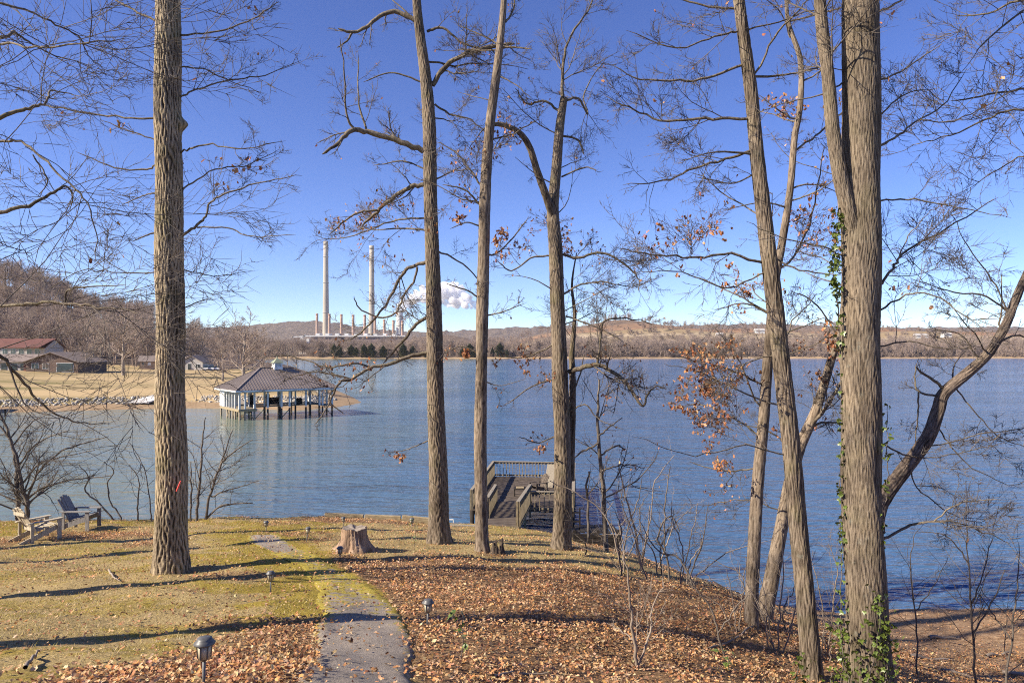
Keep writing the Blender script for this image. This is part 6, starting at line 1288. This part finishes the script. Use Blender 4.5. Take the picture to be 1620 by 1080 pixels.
for i, (px, ty) in enumerate([(501.5, 496.5), (521, 497), (540, 497.5), (558.7, 498.5), (577, 498.5), (593.2, 501), (607.8, 506), (622.3, 507), (636.6, 508)]):
    stack('small_smokestack', nm[i] + ' from the left in the row of short brick stacks', px, ty, 4.3, 3.4, 'stack_tip', 0, 'brick_stack', 'row of short brick stacks')
    r_ = bpy.context.scene.objects
pr = thing('power_station', 'long low power station with pale roof below the smokestacks', 'power station', (PX(565), PD - 30, 8))
def pb(x0, x1, y0, y1, ytop, ybot, nm_, mt): MB().box(PX(x0) - PX(565), PX(x1) - PX(565), y0, y1, PZ(ybot) - 8, PZ(ytop) - 8).build(nm_, M[mt], pr)
pb(497, 642, 0, 60, 533, 556, 'boiler_house', 'plant_brown'); pb(495, 644, -4, 64, 530.8, 532.9, 'roof', 'plant_white'); pb(600, 660, -30, -6, 537, 556, 'turbine_hall', 'plant_brown'); pb(482, 496, -10, 20, 536, 556, 'coal_house', 'plant_white')
for i in range(9): pb(503 + i * 15, 509 + i * 15, 8, 40, 527.5, 530.7, 'roof_unit', 'plant_white')
for a, b in [((470, 534), (497, 532)), ((478, 541), (492, 531)), ((484, 545), (472, 533))]:
    p0 = Vector((PX(a[0]) - PX(565), -20, PZ(a[1]) - 8)); p1 = Vector((PX(b[0]) - PX(565), -20, PZ(b[1]) - 8)); MB().beam(p0, p1, 4, 3.2).build('conveyor', M['plant_white'], pr)
# steam plume: closed lumpy body of even vapour
bm = bmesh.new(); r6 = random.Random(12)
line = [(631, 490, 6.5), (632, 487, 7.5), (635, 483, 9.5), (641, 478, 10), (650, 475, 11), (661, 471, 12), (673, 467, 14), (685, 464, 16), (697, 462, 18), (708, 462, 19), (719, 464, 18), (729, 469, 16), (738, 475, 12), (749, 480, 8), (722, 480, 10), (706, 478, 9)]
for (px, py, r) in line:
    for q in range(20):
        a = r6.uniform(0, 6.28); b = r6.uniform(-1, 1); off = r * r6.uniform(.1, .95); rr2 = r * r6.uniform(.14, .42)
        c = Vector((PX(px), PD + 20, PZ(py))) + Vector((math.cos(a) * off, b * off, math.sin(a) * off)) * (PD / F)
        bmesh.ops.create_icosphere(bm, subdivisions=2, radius=rr2 * PD / F, matrix=Matrix.Translation(c))
me = bpy.data.meshes.new('steam_plume'); bm.to_mesh(me); bm.free()
o = obj('steam_plume', me); rm = o.modifiers.new('r', 'REMESH'); rm.mode = 'VOXEL'; rm.voxel_size = 1.8
dg = bpy.context.evaluated_depsgraph_get(); me2 = bpy.data.meshes.new_from_object(o.evaluated_get(dg)); o.modifiers.clear(); o.data = me2
m_, t_, b_ = new_mat('steam'); t_.nodes.remove(b_); pv = t_.nodes.new("ShaderNodeVolumePrincipled"); pv.inputs["Color"].default_value = (1, 1, 1, 1); pv.inputs["Density"].default_value = .13; pv.inputs["Anisotropy"].default_value = -.1
t_.links.new(pv.outputs[0], t_.nodes["Material Output"].inputs["Volume"]); me2.materials.clear(); me2.materials.append(m_)
tag(o, 'white steam drifting right from the short wide stack', 'steam', None, 'stuff')

# ------------------------------------------------------------------ haze
hz = MB().box(-4300, 4300, -60, 4300, -3.6, 345).build('haze', M['white']); hz.data.materials.clear()
m_, t_, b_ = new_mat('haze'); t_.nodes.remove(b_); pv = t_.nodes.new("ShaderNodeVolumePrincipled"); pv.inputs["Color"].default_value = (.86, .91, 1, 1); pv.inputs["Density"].default_value = .00004; pv.inputs["Anisotropy"].default_value = .2
t_.links.new(pv.outputs[0], t_.nodes["Material Output"].inputs["Volume"]); hz.data.materials.append(m_); tag(hz, 'thin blue air over the lake', 'haze', None, 'stuff')
